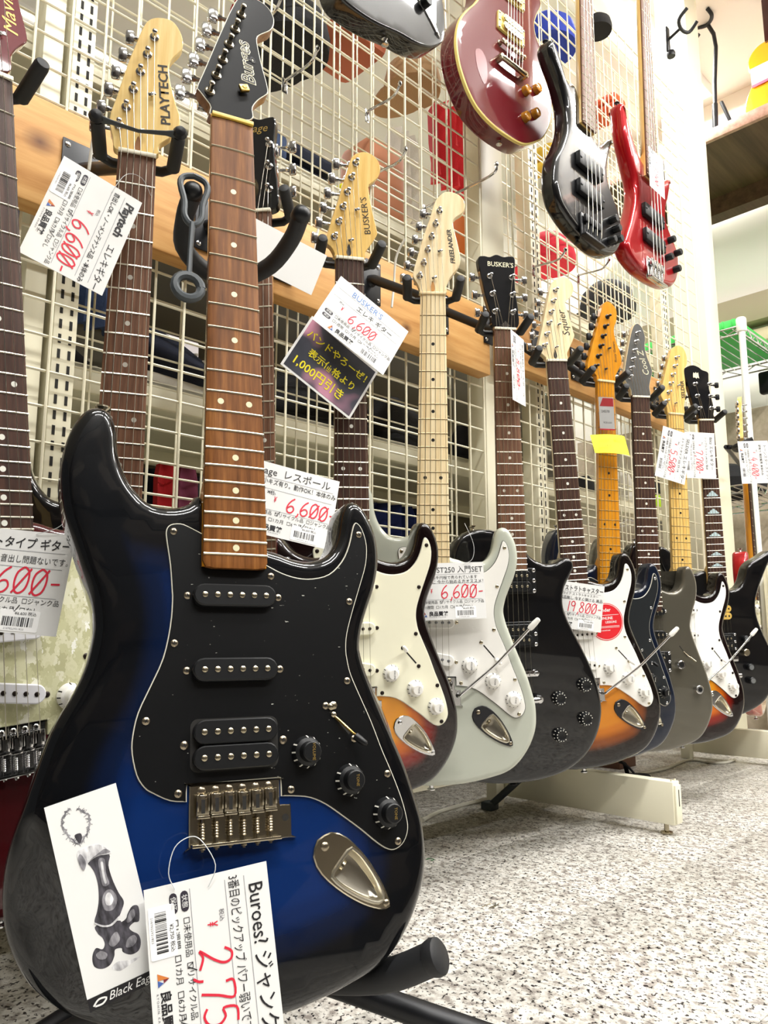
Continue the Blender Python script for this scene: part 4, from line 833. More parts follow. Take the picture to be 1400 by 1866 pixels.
# 10 olive grey
g = std('electric_guitar', 'olive grey metallic electric guitar without pickguard and with two chrome knobs', 'blade', M_olive, 'blade', M_maplepale, M_rosedark, M_rosedark, sx=0.885, bodyk='stratnarrow', tree=0, frets=24, face=True, facem=M_greyface, logo=('Cool Z', 0.021, (0.027, 0.056), R(104), M_logo, dict(shear=0.3)), btn=False, inlm=P('tiny_dot', 'e0ded2', 0.3))
humbucker(g, 0.036, M_blackplastic, M_nickel, M_blackplastic)
for y_ in (0.150, 0.097): single_coil(g, y_, 0, M_blackplastic, M_nickel, M_chrome)
trem_bridge(g, M_chrome, M_chrome)
for x_, y_ in ((0.0665, 0.0295), (0.1085, -0.0270)):
    k = put('knob', 'smallknob', smallknob_b, M_chrome, g, (x_, y_, 0.0002))
    b = B(); b.lathe([(0.0052, 0.0136), (0.0052, 0.0138), (0, 0.0138)], seg=16); mk('knob_top', b, M_blackplastic, k)
b = B(); b.ribbon([(0.0705, 0.071), (0.089, 0.046)], 0.0018, 0.0003); sl = mk('switch_slot', b, M_dark, g)
b = B(); b.tube([(0.080, 0.058, 0), (0.0885, 0.0465, 0.009), (0.0925, 0.043, 0.013)], 0.0011, 8); b.tube([(0.0895, 0.0458, 0.0095), (0.100, 0.036, 0.016)], [0.0026, 0.002], 10); mk('switch_lever', b, M_nickel, g)
# 11 burst with maple neck
g = std('electric_guitar', 'red to black sunburst electric guitar with white pickguard and gold maple neck', 'selder', M_sun3, 'selder', M_goldmaple, M_goldmaple, M_goldmaple, inlm=M_blackdot, tree=2, logo=('SELDER', 0.0140, (0.0325, 0.047), R(94), M_blacklogo, dict(bold=0.02)), nutm=M_maplepale, fretm=P('dull_fret3', '9a8455', 0.4, 0.8), bullet=P('plug_tan2', 'c9944e', 0.5))
strat_hardware(g, M_whiteplastic, M_ink, 'SSS', M_whiteplastic, M_darkscrew, M_whiteplastic, M_darkscrew, jack=(M_chrome, M_chrome), arm=((0.170, 0.110, 0.045), M_whiteplastic))
# 12 black guitar with cloud inlays
g = std('electric_guitar', 'black electric guitar with cloud-shaped inlays, cream pickup and black knobs', 'last', M_black, 'last', M_lpgrey, M_rosedark, M_goldmaple, bodyk='last', outl=LAST, frets=22, inlay='cloud', inlm=M_bluepearl, tree=0, tun='33', face=True, facem=M_lpgrey, contour=False, btn=False, keym=M_blackmetal, tailp=(-0.06, 0.014), zb=0.016)
M_zebra = P('cream_coil', 'd9b45c', 0.35)
humbucker(g, 0.120, M_zebra, M_darkscrew, None, M_zebra); humbucker(g, 0.040, M_blackplastic, M_nickel, M_blackplastic)
b = B(); b.box((0, -0.005, 0.010), (0.085, 0.014, 0.007), 0.002); b.tube([(-0.046, -0.05, 0.012), (0.046, -0.05, 0.012)], 0.007, 10); mk('bridge', b, M_chrome, g)
for x_, y_, m_ in ((0.072, 0.046, M_blackplastic), (0.069, 0.010, M_nickel), (0.079, -0.030, M_blackplastic), (0.081, -0.066, M_blackplastic)):
    k = put('knob', 'smallknob', smallknob_b, m_, g, (x_, y_, 0.0002))
    if m_ is M_blackplastic:
        b = B(); b.lathe([(0.0068, 0.0135), (0.0068, 0.0140), (0, 0.0140)], seg=16); mk('knob_top', b, P('grey_knob_top', '8b8f92', 0.3, 0.7), k)
b = B(); b.prism(cr(mm([(-8, -6), (-9, 0), (-7, 9), (-3, 6), (0, 10), (3, 6), (7, 9), (8, 0), (9, -8), (4, -5), (1, -9), (-3, -5)]), 2), 0.0042, 0.0047); o = mk('headstock_emblem', b, M_logo, g); o.location = (-0.020, 0.648 + 0.128, 0)
# 13 red guitar at the end of the row, turned away
POSE['endred'] = (1.134, 2.392, 0.318, R(60), 0.0, 0.0)
g = std('electric_guitar', 'red electric guitar turned edge-on at the end of the row', 'endred', M_redpaint, 'strat', M_goldmaple, M_rosedark, M_amber, tree=1, face=True, facem=gloss('dark_red_face', '4a1210', 0.3))
strat_hardware(g, M_pearl, None, 'SSS', M_whiteplastic, M_darkscrew, M_whiteplastic, M_darkscrew, knobtxt=M_ink)

# hung instruments on the upper grid
def wallpose(px, py, b_, yaw, roll=0.0, dx=0.0, dy=0.0):
    # point of the plane at depth b_ seen at a photo pixel
    d = Vector(((px - 700) / FPX, 1, (933 - py) / FPX)); c_, s_ = math.cos(PITCH), math.sin(PITCH)
    r = Vector((d.x, d.y * c_ - d.z * s_, d.y * s_ + d.z * c_)); o = O0 + BB * b_
    t = (o.dot(BB)) / Vector((r.x, r.y, 0)).dot(BB); p = r * t
    return (p.x, p.y, HC + p.z, yaw, 0.0, roll)
g = guitar('electric_guitar', 'wine red single-cut electric guitar with cream binding hung high on the grid', 'wine', P_=(0.2894, 1.6016, 1.7173, 0.6981, 0.0, -0.0524))
body(g, 'wine', WINE, M_wine, th=0.052, r=0.004, contour=False)
pl = resample(cr(WINE, 6), 0.0055)
pl = pl if area(pl) > 0 else pl[::-1]
b = B()
def rg(q, z): return [Vector((x, y, z)) for x, y in q]
b.loft([rg(inset(pl, 0.0028), 0.0004), rg(inset(pl, 0.0), -0.0008), rg(inset(pl, -0.0006), -0.0025), rg(inset(pl, -0.0006), -0.0075), rg(inset(pl, 0.0005), -0.0078)], False, False); mk('binding', b, M_binding, g)
neck_parts(g, 0.628, 22, M_maroon, M_rosedark, ext=0.006); posts = headstock(g, 0.628, 'lp', M_lpgrey, M_lpgrey, '33', face=True); strings(g, 0.628, 6, posts, tail=(-0.045, 0.015), zb=0.017)
M_nickelcover = P('nickel_cover', 'c9bf9a', 0.22, 1.0)
M_ambknob = P('amber_knob', 'b9791c', 0.2, coat=0.8)
single_cut(g, 0.628, None, [(0.054, -0.0735), (0.093, -0.0475), (0.053, -0.143), (0.088, -0.1155)], M_binding, M_nickelcover, M_nickelcover, M_ambknob, 0.058, 0.155, 0.0, -0.045, M_nickel, 'amber', M_nickelcover)
b = B(); b.prism(cr(mm([(-112, -62), (-95, -52), (-78, -70), (-74, -112), (-84, -132), (-104, -108), (-112, -82)]), 3), 0.0002, 0.0006); mk('guard_film', b, P('smoky_film', '7a3a3e', 0.25), g)
strap_button(g, -0.004, -0.217, -0.026, (0, -1, 0))

def bass(label, pos, outl, key, bm, neckm, fbm, xc, ybr, S, pups, knobs, bridge, edge_r, neckroll=0.0, guardc=None):
    g = guitar('bass_guitar', label, key, cat='bass guitar', P_=pos)
    me = body_mesh(key, outl, 0.042, edge_r, False); link('body', me, bm, g)
    n = thing('neck_assembly', None, None); n.parent = g; n.location = (xc, ybr, 0); n.rotation_euler = (0, 0, neckroll)
    neck_parts(n, S, 22, neckm, fbm, wn=0.021, w12=0.0275, ext=0.006, tail=S * 0.33)
    for k in range(4):
        q = k - 1.5; b = B(); b.tube([(q * 0.0185, -0.03, 0.014), (q * 0.0185, 0, 0.016), (q * 0.010, S, 0.0135)], 0.0009, 5, False); mk('string', b, M_string, n)
    b = B(); b.prism(cr(mm([(-22, 6), (-24, 25), (-38, 60), (-36, 120), (-34, 185), (-10, 215), (20, 205), (36, 170), (38, 100), (36, 50), (24, 25), (22, 6)]), 3), -0.010, 0.003, 0.001); o = mk('headstock', b, neckm, n); o.location = (0, S, 0)
    for y, wdt, h in pups:
        b = B(); b.box((0, 0, 0.006), (wdt, h, 0.013), 0.003); o = mk('pickup', b, M_blackplastic, n); o.location = (0.0, y, 0)
        for s_ in (-1, 1): screw(o, s_ * (wdt / 2 - 0.005), 0, 0.0125, M_blackmetal)
    b = B(); b.box((0, -0.018, 0.003), (0.084, 0.058, 0.005), 0.001); b.box((0, -0.044, 0.010), (0.084, 0.005, 0.014), 0.001); br = mk('bridge', b, bridge, n)
    for k in range(4):
        b = B(); b.box(((k - 1.5) * 0.0185, -0.002, 0.0105), (0.014, 0.018, 0.007), 0.001); b.tube([((k - 1.5) * 0.0185, -0.012, 0.010), ((k - 1.5) * 0.0185, -0.043, 0.010)], 0.0022, 8); mk('saddle', b, bridge, br)
    for x, y in knobs: put('knob', 'bassknob', lambda: B().lathe([(0.009, 0), (0.009, 0.016), (0.0075, 0.018), (0, 0.018)], seg=18), M_blackplastic, g, (x, y, 0.0002))
    return g
YW = R(44.7)
g = bass('black bass guitar with long pointed horn hung on the upper grid', wallpose(1090, 400, 0.0, YW), BASSB, 'bassb', M_black, M_goldmaple, M_rosebrown, -0.041, -0.028, 0.864, [(0.140, 0.102, 0.034), (0.072, 0.104, 0.034)], [(0.0585, 0.0206), (0.0714, 0.0019), (0.0462, -0.0352), (0.078, -0.022)], M_blackmetal, 0.012, -0.030)
strap_button(g, -0.158, 0.366, -0.021, (-0.1, 1, 0), M_blackmetal); strap_button(g, -0.06, -0.063, -0.021, (0, -1, 0), M_blackmetal)
g = bass('candy red bass guitar with price tag hung nearest the end post', wallpose(1200, 440, 0.0, YW), BASSR, 'bassr', M_redpaint, M_goldmaple, M_rosebrown, -0.037, -0.082, 0.864, [(0.136, 0.104, 0.034), (0.068, 0.104, 0.034)], [(0.0612, 0.0253), (0.0963, 0.0015), (0.0415, -0.0306), (0.0831, -0.0492)], M_chrome, 0.014, -0.030)
strap_button(g, -0.143, 0.320, -0.021, (0, 1, 0), M_blackmetal)
g = guitar('electric_guitar', 'black offset electric guitar hung highest, only its lower end in view', 'topblack', P_=wallpose(740, 30, 0.0, YW))
body(g, 'jag', JAGB, M_black, th=0.045, r=0.005, contour=False)
neck_parts(g, 0.61 + 0.12, 22, M_goldmaple, M_rosedark)
b = B(); b.prism(cr(mm([(6, 62), (20, 58), (50, 40), (82, 12), (88, 9), (86, 17), (66, 50), (50, 80), (30, 90), (8, 84)]), 3), 0.0002, 0.0024, 0.0008); cp = mk('control_plate', b, M_chrome, g)
for x_, y_ in ((0.024, 0.068), (0.045, 0.052)): put('knob', 'smallknob', smallknob_b, M_blackplastic, g, (x_, y_, 0.002))
b = B(); b.prism(rrect(0.070, 0.075, 0.018, 0.09, 0.006), 0.0002, 0.0022, 0.0006); mk('switch_plate', b, M_chrome, g)
screw(cp, 0.080, 0.016, 0.0024, M_chrome)
b = B(); b.box((0.0, 0.120, 0.006), (0.09, 0.05, 0.010), 0.003); mk('bridge', b, M_chrome, g)
strap_button(g, -0.0307, -0.050, -0.022, (0.1, -1, 0))

# ---------------------------------------------------------------- hangers on the boards
def nutpoint(key, y=0.02, x=0.0, z=0.0): return pose(POSE[key]) @ Vector((x, y, z))
WI = WM.inverted()
def hanger(key, S, label, wd=0.042, strap=False, plate_z=None, yoff=0.006, board_b=0.1792, ds=0.0):
    M = pose(POSE[key]); Q = M @ Vector((0, S + yoff, -0.031)); q = WI @ Q
    ps, pz = q.x + ds, (plate_z if plate_z is not None else max(1.02, q.z))
    t = thing('guitar_hanger', label, 'hanger', WM @ Matrix.Translation((ps, board_b, pz)))
    b = B(); b.box((0, -0.0016, 0), (0.052, 0.0032, 0.086), 0.0012); pl_ = mk('plate', b, M_blackmetal, t)
    for sx in (-1, 1):
        for sz in (-1, 1):
            o = put('screw', 'screw', screw_b, M_chrome, pl_, (sx * 0.019, -0.0032, sz * 0.034), (math.pi / 2, 0, 0), (1.2, 1.2, 1.2))
    e = t.matrix_world.inverted() @ Q
    b = B(); b.tube([(0, -0.002, 0), (0, -0.012, 0), tuple(Vector((0, -0.012, 0)).lerp(e, 0.97))], [0.013, 0.0095, 0.0085], 10); mk('arm', b, M_blackmetal, t)
    Mi = t.matrix_world.inverted() @ M
    def lp(x, y, z): return Mi @ Vector((x, S + yoff + y, z))
    b = B(); b.tube([lp(-wd, 0.006, -0.010), lp(-wd, 0, -0.020), lp(-wd * 0.7, -0.002, -0.029), lp(0, -0.002, -0.031), lp(wd * 0.7, -0.002, -0.029), lp(wd, 0, -0.020), lp(wd, 0.006, -0.010)], 0.006, 10); mk('yoke', b, M_blackmetal, t)
    for sx in (-1, 1):
        b = B(); P0, P1 = lp(sx * wd, -0.001, -0.022), lp(sx * (wd + 0.003), 0.016, 0.030); dv = (P1 - P0)
        b.tube([P0, P0 + dv * 0.05, P0 + dv * 0.9, P0 + dv * 0.98, P1], [0.006, 0.0082, 0.0080, 0.0066, 0.003], 12); mk('padded_prong', b, M_foam, t)
    if strap:
        b = B(); b.tube([lp(-wd - 0.004, 0.016, 0.033), lp(-wd + 0.012, 0.014, 0.034), lp(0, 0.010, 0.034), lp(wd - 0.012, 0.014, 0.034), lp(wd + 0.004, 0.016, 0.033)], [0.008, 0.004, 0.003, 0.004, 0.008], 10, flat=0.5)
        mk('rubber_strap', b, M_rubber, t)
        for sx in (-1, 1):
            b = B(); b.lathe([(0.0075, 0.0), (0.0085, 0.003), (0.006, 0.008), (0, 0.0095)], lp(sx * (wd + 0.004), 0.016, 0.034), (Mi.to_3x3()), 14); mk('knob_cap', b, M_blackplastic, t)
    return t
HL = dict(mavis='hanger holding the red headstock at the start of the pine board', playtech='hanger with a rubber strap across its prongs, natural headstock in it',
          rage='black hanger holding the dark single-cut behind the front guitar', busker='black hanger holding the sunburst guitar with cream pickguard',
          freel='black hanger holding the pale grey guitar by its maple headstock', lp='black hanger holding the black single-cut at the end of the pine board',
          squier='black hanger holding the guitar with the round red sticker', tele='black hanger holding the amber-necked navy guitar',
          blade='black hanger holding the grey pointed headstock', selder='black hanger holding the gold maple headstock guitar', last='black hanger holding the guitar with cloud inlays')
for k_, S_ in (('mavis', .648), ('playtech', .648), ('rage', .668), ('busker', .648), ('freel', .648), ('lp', .628), ('squier', .648), ('tele', .648), ('blade', .648), ('selder', .648), ('last', .648)):
    hanger(k_, S_, HL[k_], strap=(k_ == 'playtech'), plate_z=(1.03 if k_ in ('mavis', 'playtech', 'rage', 'busker') else 1.058 if k_ in ('freel', 'lp') else 1.075), ds=(0.02 if k_ == 'last' else 0))
# arm reaching from the end post for the red guitar turned away
t = thing('guitar_hanger', 'black swivel hanger on the end post holding the edge-on red guitar', 'hanger', pose(POSE['endred']))
Mi = t.matrix_world.inverted(); e0 = Mi @ W(1.655, 0.186, 0.985)
b = B(); b.tube([e0, Vector((-0.02, 0.664, -0.05)), Vector((0, 0.664, -0.028))], 0.007, 10); mk('arm', b, M_blackmetal, t)
b = B(); b.tube(cr([(-0.036, 0.676, 0.03), (-0.036, 0.662, -0.012), (-0.02, 0.660, -0.026), (0, 0.660, -0.028), (0.02, 0.660, -0.026), (0.036, 0.662, -0.012), (0.036, 0.676, 0.03)], 4, False), 0.0075, 10); mk('yoke', b, M_foam, t)
# clear plastic lanyard tubes hanging from the hangers
M_lan = P('clear_tube', 'd8d6cc', 0.25, spec=0.6)
def lanyard(label, pts, b_=0.160):
    q = B(); q.tube(cr([Vector(wallpose(px, py, bb, 0)[:3]) for px, py, bb in pts], 5, False), 0.0022, 8); tag(mk('lanyard_tube', q, M_lan), label, 'lanyard')
lanyard('clear plastic tube hanging at the strapped hanger, by its plate', [(196, 165, 0.06), (182, 200, 0.08), (170, 250, 0.10), (162, 310, 0.11)])
lanyard('clear plastic tube hanging behind the sunburst headstock', [(600, 345, 0.10), (588, 385, 0.12), (576, 440, 0.13), (570, 512, 0.13)])
lanyard('clear plastic tube hanging by the maple headstock hanger', [(738, 435, 0.12), (722, 470, 0.14), (718, 520, 0.15), (714, 560, 0.15)])
# chrome hooks the upper instruments hang from
def hook(s, b0, b1, z, label):
    t = wallthing('grid_hook', label, 'hook', s, 0, z)
    q = B(); q.tube(cr([(0, b0, -0.02), (0, b0, 0.0), (0, b0 - 0.02, 0.0), (0, b1 + 0.02, -0.004), (0, b1, 0.012)], 4, False), 0.0026, 8); mk('peg', q, M_chrome, t)
    q = B(); q.lathe([(0.0015, -0.004), (0.0042, 0), (0.0042, 0.004), (0.0015, 0.008)], (0, b1, 0.012), seg=10); mk('tip', q, M_chrome, t)
    q = B(); q.box((0, b0 + 0.001, -0.008), (0.012, 0.002, 0.03), 0.0006); mk('clip', q, M_chrome, t)
def px2w(px, py, b_):
    p = wallpose(px, py, b_, 0); q = WI @ Vector(p[:3]); return q.x, q.z
for px, py, nm in ((565, 112, 'chrome peg hook with nothing on it under the highest black guitar'), (716, 173, 'chrome peg hook with nothing on it left of the wine red guitar'), (726, 292, 'empty chrome peg hook above the cream-headed guitars'), (1018, 470, 'empty chrome peg hook under the black bass'), (1098, 487, 'spiral chrome peg hook under the red bass'), (500, 18, 'empty chrome peg hook near the black cap')):
    s_, z_ = px2w(px, py, 0.14); hook(s_, 0.212, 0.12, z_, nm)
s_, z_ = px2w(835, 348, 0.12); hook(s_, 0.212, 0.02, z_, 'long chrome peg hook above the maple headstock')

# ---------------------------------------------------------------- floor stand of the front guitar
M = pose(POSE['front']); t = thing('guitar_stand', 'black tubular floor stand under the blue burst guitar', 'guitar stand', Matrix.Translation((-0.18, 0.80, 0)))
Mi = t.matrix_world.inverted()
def fl(x, y, z): return Mi @ (M @ Vector((x, y, z)))
def wl_(x, y, z): return Mi @ Vector((x, y, z))
b = B(); b.tube([wl_(-0.18, 0.80, 0.06), fl(0.008, -0.05, -0.085), fl(0.008, 0.30, -0.072), fl(0.008, 0.520, -0.060)], [0.013, 0.0125, 0.0105, 0.0105], 14); mk('pole', b, M_blackmetal, t)
yk = cr([fl(-0.044, 0.532, 0.026), fl(-0.046, 0.522, 0.006), fl(-0.040, 0.514, -0.028), fl(-0.012, 0.508, -0.052), fl(0.022, 0.506, -0.050), fl(0.048, 0.512, -0.026), fl(0.060, 0.524, 0.006), fl(0.063, 0.536, 0.026)], 4, False)
b = B(); b.tube(yk, 0.0088, 14); mk('neck_yoke', b, M_foam, t)
for p, nm in ((fl(-0.044, 0.5335, 0.030), 'yoke_end'), (fl(0.063, 0.5375, 0.030), 'yoke_end')):
    b = B(); b.lathe([(0.0095, -0.006), (0.0098, 0), (0.0085, 0.005), (0.004, 0.0085), (0, 0.009)], p, Mi.to_3x3() @ M.to_3x3(), 16); mk(nm, b, M_blackplastic, t)
# rubber retaining strap hanging from the left prong: loop, band, ring
a = fl(-0.044, 0.5335, 0.036)
Mloc = (Mi.to_3x3() @ M.to_3x3())
def sp(x, y): return a + Mloc @ Vector((x, y, 0.001))
b = B(); b.tube(cr([sp(0.0, 0.0125), sp(0.0095, 0.009), sp(0.0125, 0), sp(0.008, -0.018), sp(0.007, -0.032), sp(0.002, -0.040), sp(-0.004, -0.040), sp(-0.0085, -0.032), sp(-0.0085, -0.018), sp(-0.0125, 0), sp(-0.0095, 0.009), sp(0.0, 0.0125)], 3, False), 0.0030, 8); mk('rubber_strap', b, M_rubber, t)
b = B(); b.tube([sp(-0.001, -0.040), sp(-0.0028, -0.070), sp(-0.0035, -0.093)], [0.0042, 0.0034, 0.0038], 8, flat=0.7); mk('strap_band', b, M_rubber, t)
b = B(); b.tube([sp(-0.0045 + 0.0115 * math.cos(2 * math.pi * k / 18), -0.1065 + 0.0115 * math.sin(2 * math.pi * k / 18)) for k in range(19)], 0.0042, 8, False); mk('strap_ring', b, M_rubber, t)
def leg(P0, P1, cap=True):
    b = B(); b.tube([wl_(*P0), wl_(*P1)], 0.0115, 14); o = mk('leg', b, M_blackmetal, t)
leg((-0.18, 0.80, 0.107), (0.22, 0.720, 0.0135)); leg((-0.18, 0.80, 0.107), (-0.40, 0.60, 0.0135)); leg((-0.18, 0.80, 0.107), (-0.24, 1.02, 0.0135))
b = B(); b.lathe([(0.02, -0.03), (0.021, -0.01), (0.021, 0.03), (0.016, 0.04)], wl_(-0.18, 0.80, 0.09), seg=16); mk('hub', b, M_blackplastic, t)
for pts in ([(-0.17, 0.80, 0.095), (-0.08, 0.745, 0.096), (-0.005, 0.702, 0.110), (0.040, 0.680, 0.133)], [(-0.19, 0.79, 0.085), (-0.24, 0.66, 0.085), (-0.25, 0.585, 0.100), (-0.255, 0.530, 0.118)]):
    b = B(); b.tube([wl_(*p) for p in cr(pts, 4, False)], 0.0130, 14); o = mk('support_arm', b, M_foam, t)
    e = wl_(*pts[-1]); d = (e - wl_(*pts[-2])).normalized()
    b = B(); b.tube([e - d * 0.004, e + d * 0.001, e + d * 0.006, e + d * 0.008], [0.0134, 0.0148, 0.0142, 0.0115], 18); mk('end_cap', b, M_foam, o)

# ---------------------------------------------------------------- price cards
TAGS = {
    'front': (-0.126, 0.6169, 0.154, 0.1782, -0.0923, -1.4302, 0.128, 0.091),
    'bone': (-0.2087, 0.6089, 0.2062, 0.0694, -0.0449, 0.282, 0.055, 0.141),
    'playtech': (-0.3312, 0.797, 0.836, 0.5927, -0.0162, -1.8696, 0.128, 0.091),
    'busker': (-0.032, 1.0731, 0.8354, 0.497, 0.084, -0.5408, 0.128, 0.091),
    'dark': (-0.077, 1.0812, 0.7739, 0.5179, -0.0583, -0.5202, 0.128, 0.091),
    'rage': (-0.1204, 0.9344, 0.5508, 0.3963, 0.12, -0.1913, 0.128, 0.091),
    'mavis': (-0.342, 0.678, 0.44, 0.12, 0.16, -0.0867, 0.128, 0.091),
    'freel': (0.0989, 1.2555, 0.462, 0.0765, 0.05, 0.0384, 0.128, 0.091),
    'squier': (0.3692, 1.5339, 0.4499, 0.2122, -0.0463, -0.1134, 0.128, 0.091),
    'blank': (-0.1499, 0.9568, 0.8731, -0.0586, 0.5153, -0.35, 0.128, 0.091),
    'lp': (0.2495, 1.3871, 0.8808, 1.1353, -0.0303, -1.4471, 0.128, 0.091),
    'telered': (0.481, 1.6284, 0.8656, 0.2537, -0.0457, 0.0329, 0.042, 0.075),
    'yellow': (0.4829, 1.6271, 0.7968, 0.2228, 0.1679, 0.0309, 0.09, 0.045),
    'selder': (0.7187, 1.8853, 0.8334, 0.3377, -0.0897, -1.7635, 0.128, 0.091),
    'last': (0.8619, 2.0751, 0.8782, 0.1532, -0.0212, -1.5819, 0.128, 0.091)}
DIG = {'0': [[(.3, 1), (.08, .8), (.03, .45), (.12, .1), (.3, 0), (.5, .15), (.57, .5), (.5, .85), (.3, 1)], [(.02, .02), (.58, .98)]],
       '6': [[(.48, 1), (.25, .8), (.08, .5), (.05, .22), (.2, .02), (.42, .05), (.55, .25), (.45, .45), (.25, .45), (.08, .28)]],
       '1': [[(.32, 1), (.28, .5), (.26, 0)]], '2': [[(.05, .8), (.2, 1), (.42, .97), (.5, .75), (.35, .45), (.03, .05), (.25, .14), (.6, .02)]],
       '7': [[(.05, .75), (.06, .98), (.55, .96), (.42, .5), (.3, 0)]], '5': [[(.55, .98), (.15, .97), (.1, .58), (.35, .62), (.55, .42), (.5, .12), (.25, 0), (.03, .1)]],
       '9': [[(.5, .75), (.35, .98), (.12, .9), (.08, .65), (.25, .52), (.45, .62), (.52, .8), (.45, .4), (.38, 0)]], '8': [[(.45, .9), (.25, 1), (.1, .8), (.28, .55), (.5, .3), (.4, .03), (.15, .03), (.05, .25), (.25, .52), (.45, .72), (.45, .9)]],
       '4': [[(.3, 1), (.05, .35), (.55, .38)], [(.42, .7), (.38, 0)]], ',': [[(.22, .06), (.2, -.08), (.1, -.22)]], '-': [[(.05, .45), (.4, .47)]], '¥': [[(.1, 1), (.3, .6), (.5, 1)], [(.3, .6), (.3, 0)], [(.1, .5), (.5, .5)], [(.1, .3), (.5, .3)]]}
ADV = {',': .3, '-': .5, '1': .5}
def hand(card, s, x, y, h, mat, wd=0.0011, name='price', sl=0.08, z=0.0006, slash=True):
    b = B(); cx = x
    for k, ch in enumerate(s):
        for j, st in enumerate(DIG[ch]):
            if ch == '0' and j == 1 and not slash: continue
            pts = cr([(cx + (p[0] + p[1] * sl) * h * 0.9, y + p[1] * h + (0.03 * h if k % 2 else 0)) for p in st], 4, False) if len(st) > 2 else [(cx + (p[0] + p[1] * sl) * h * 0.9, y + p[1] * h) for p in st]
            b.ribbon(pts, wd, z + 0.00004 * j)
        cx += ADV.get(ch, .72) * h * 0.9
    return mk(name, b, mat, card, False)
def scribble(card, x0, x1, y, mat=None, h=0.0022, wd=0.0004, n=None, seed=0):
    # tiny handwriting too small to read: short strokes in a row
    rn = random.Random(seed + int(y * 1e5)); b = B(); x = x0
    while x < x1 - h:
        for k in range(rn.randint(2, 3)):
            a = (x + rn.random() * h * .8, y + rn.random() * h); c_ = (x + rn.random() * h * .9, y + rn.random() * h)
            b.ribbon([a, c_], wd, 0.0006 + 0.00003 * k)
        x += h * 1.15
    return mk('handwriting', b, mat or M_ink, card, False)
def price_card(key, label, lines, price=None, small=False, bar='right', blank=False, P_=None, size=None, cat='price card', priceh=0.020, px=-0.038, boxes=True, stk=True, thick=0.0005):
    T_ = TAGS.get(key); Wd, Hd = size or (T_[6], T_[7])
    t = thing('price_card', label, cat, pose(P_ or T_[:6]))
    b = B(); b.box((0, 0, 0), (Wd, Hd, thick)); card = mk('card', b, M_paper, t, False)
    if blank: return t, card
    z = 0.0005; y = Hd / 2
    def rule(yy, x0=-0.058, x1=0.058):
        b = B(); b.ribbon([(x0, yy), (x1, yy)], 0.0004, z); mk('rule', b, M_line, card, False)
    def fit_(o, x, lim=0.061):
        wd_ = max((v.co.x for v in o.data.vertices), default=0)
        if wd_ * o.scale.x + x > lim: o.scale.x = max(0.3, (lim - x) / wd_)
        return o
    for (s, sz, x, yy, m, kw) in lines: fit_(text('handwriting', s, sz, m, card, (x, yy, z + 0.0001), **kw), x, Wd / 2 - 0.002)
    rule(0.027); rule(0.0125); rule(-0.0135)
    if price:
        hand(card, price, px, -0.0115, priceh, M_red, 0.0017 if priceh > .017 else 0.0014)
        hand(card, '¥', px - 0.017, -0.003, 0.0075, M_red, 0.0008, 'yen_sign'); text('print', '税込', 0.0042, M_greyink, card, (px - 0.0235, 0.0065, z))
    if boxes:
        for k, (s, yy) in enumerate((('状態', -0.0195), ('保証', -0.0275))):
            b = B(); b.prism(stad(-0.0505, yy + 0.0018, 0.014, 0.0056, 5), 0.0002, z); bd = mk('badge', b, M_navy, card, False)
            text('badge_print', s, 0.0046, M_paper, bd, (-0.0551, yy + 0.0002, z + 0.0001))
        fit_(text('print', '□未使用品  □リサイクル品  □ジャンク品', 0.0058, M_ink, card, (-0.040, -0.0195, z)), -0.040, Wd / 2 - 0.003); fit_(text('print', '□1週間  □1カ月  □6カ月  □なし', 0.0058, M_ink, card, (-0.040, -0.0275, z)), -0.040, Wd / 2 - 0.003)
        for (cx, cy) in ((-0.0085, -0.0195), (0.0245, -0.0275)):
            b = B(); b.ribbon([(cx - 0.001, cy + 0.004), (cx + 0.001, cy + 0.0005), (cx + 0.0045, cy + 0.0065)], 0.0008, z + 0.0002); mk('tick', b, M_ink, card, False)
        lx = -0.036 if bar == 'right' else -0.004
        for k, (m_, q) in enumerate(((M_org, [(0, .5), (-.55, -.5), (0, -.5)]), (M_redsq, [(0, .5), (0, 0), (.3, 0)]), (M_blu, [(0, -.5), (.55, -.5), (.28, 0)]))):
            b = B(); f = [b.bm.verts.new((lx + a * 0.008, -0.0365 + c_ * 0.008, z + 0.00002 * k)) for a, c_ in q]; b.bm.faces.new(f); mk('shop_mark', b, m_, card, False)
        text('shop_name', '良品買館', 0.0078, M_ink, card, (lx + 0.007, -0.0385, z), bold=0.03); text('shop_name', 'RYOHIN KAIKAN', 0.0023, M_greyink, card, (lx + 0.008, -0.0420, z), sp=1.6)
    if stk:
        sx = 0.0305 if bar == 'right' else -0.034
        b = B(); b.prism(rrect(sx, -0.0345, 0.034, 0.0185, 0.0015), 0.0002, 0.0006); sk = mk('barcode_label', b, P('label_white', 'fafafa', 0.6), card, False)
        b = B(); x = sx - 0.013; rn = random.Random(hash(key) % 97 if False else len(label))
        while x < sx + 0.013:
            wd = rn.choice((0.0003, 0.0003, 0.0006, 0.0009)); b.ribbon([(x, -0.0395), (x, -0.0315)], wd, 0.0008); x += wd + rn.choice((0.0004, 0.0006, 0.0009))
        mk('barcode', b, M_ink, sk, False)
        if price: text('label_print', '¥' + price.replace('-', '') + ' 税込', 0.0036, M_ink, sk, (sx - 0.004, -0.0295, 0.0008))
        text('label_print', '2107022921822', 0.0022, M_greyink, sk, (sx - 0.011, -0.0425, 0.0008), sp=1.2)
    return t, card
def tie(card_t, pts, r=0.00035):
    b = B(); b.tube(cr(pts, 5, False), r, 4, False); mk('tie', b, P('nylon_tie', 'cfd3d4', 0.3), card_t)
I, Bl = M_ink, M_bluei
k0 = dict()
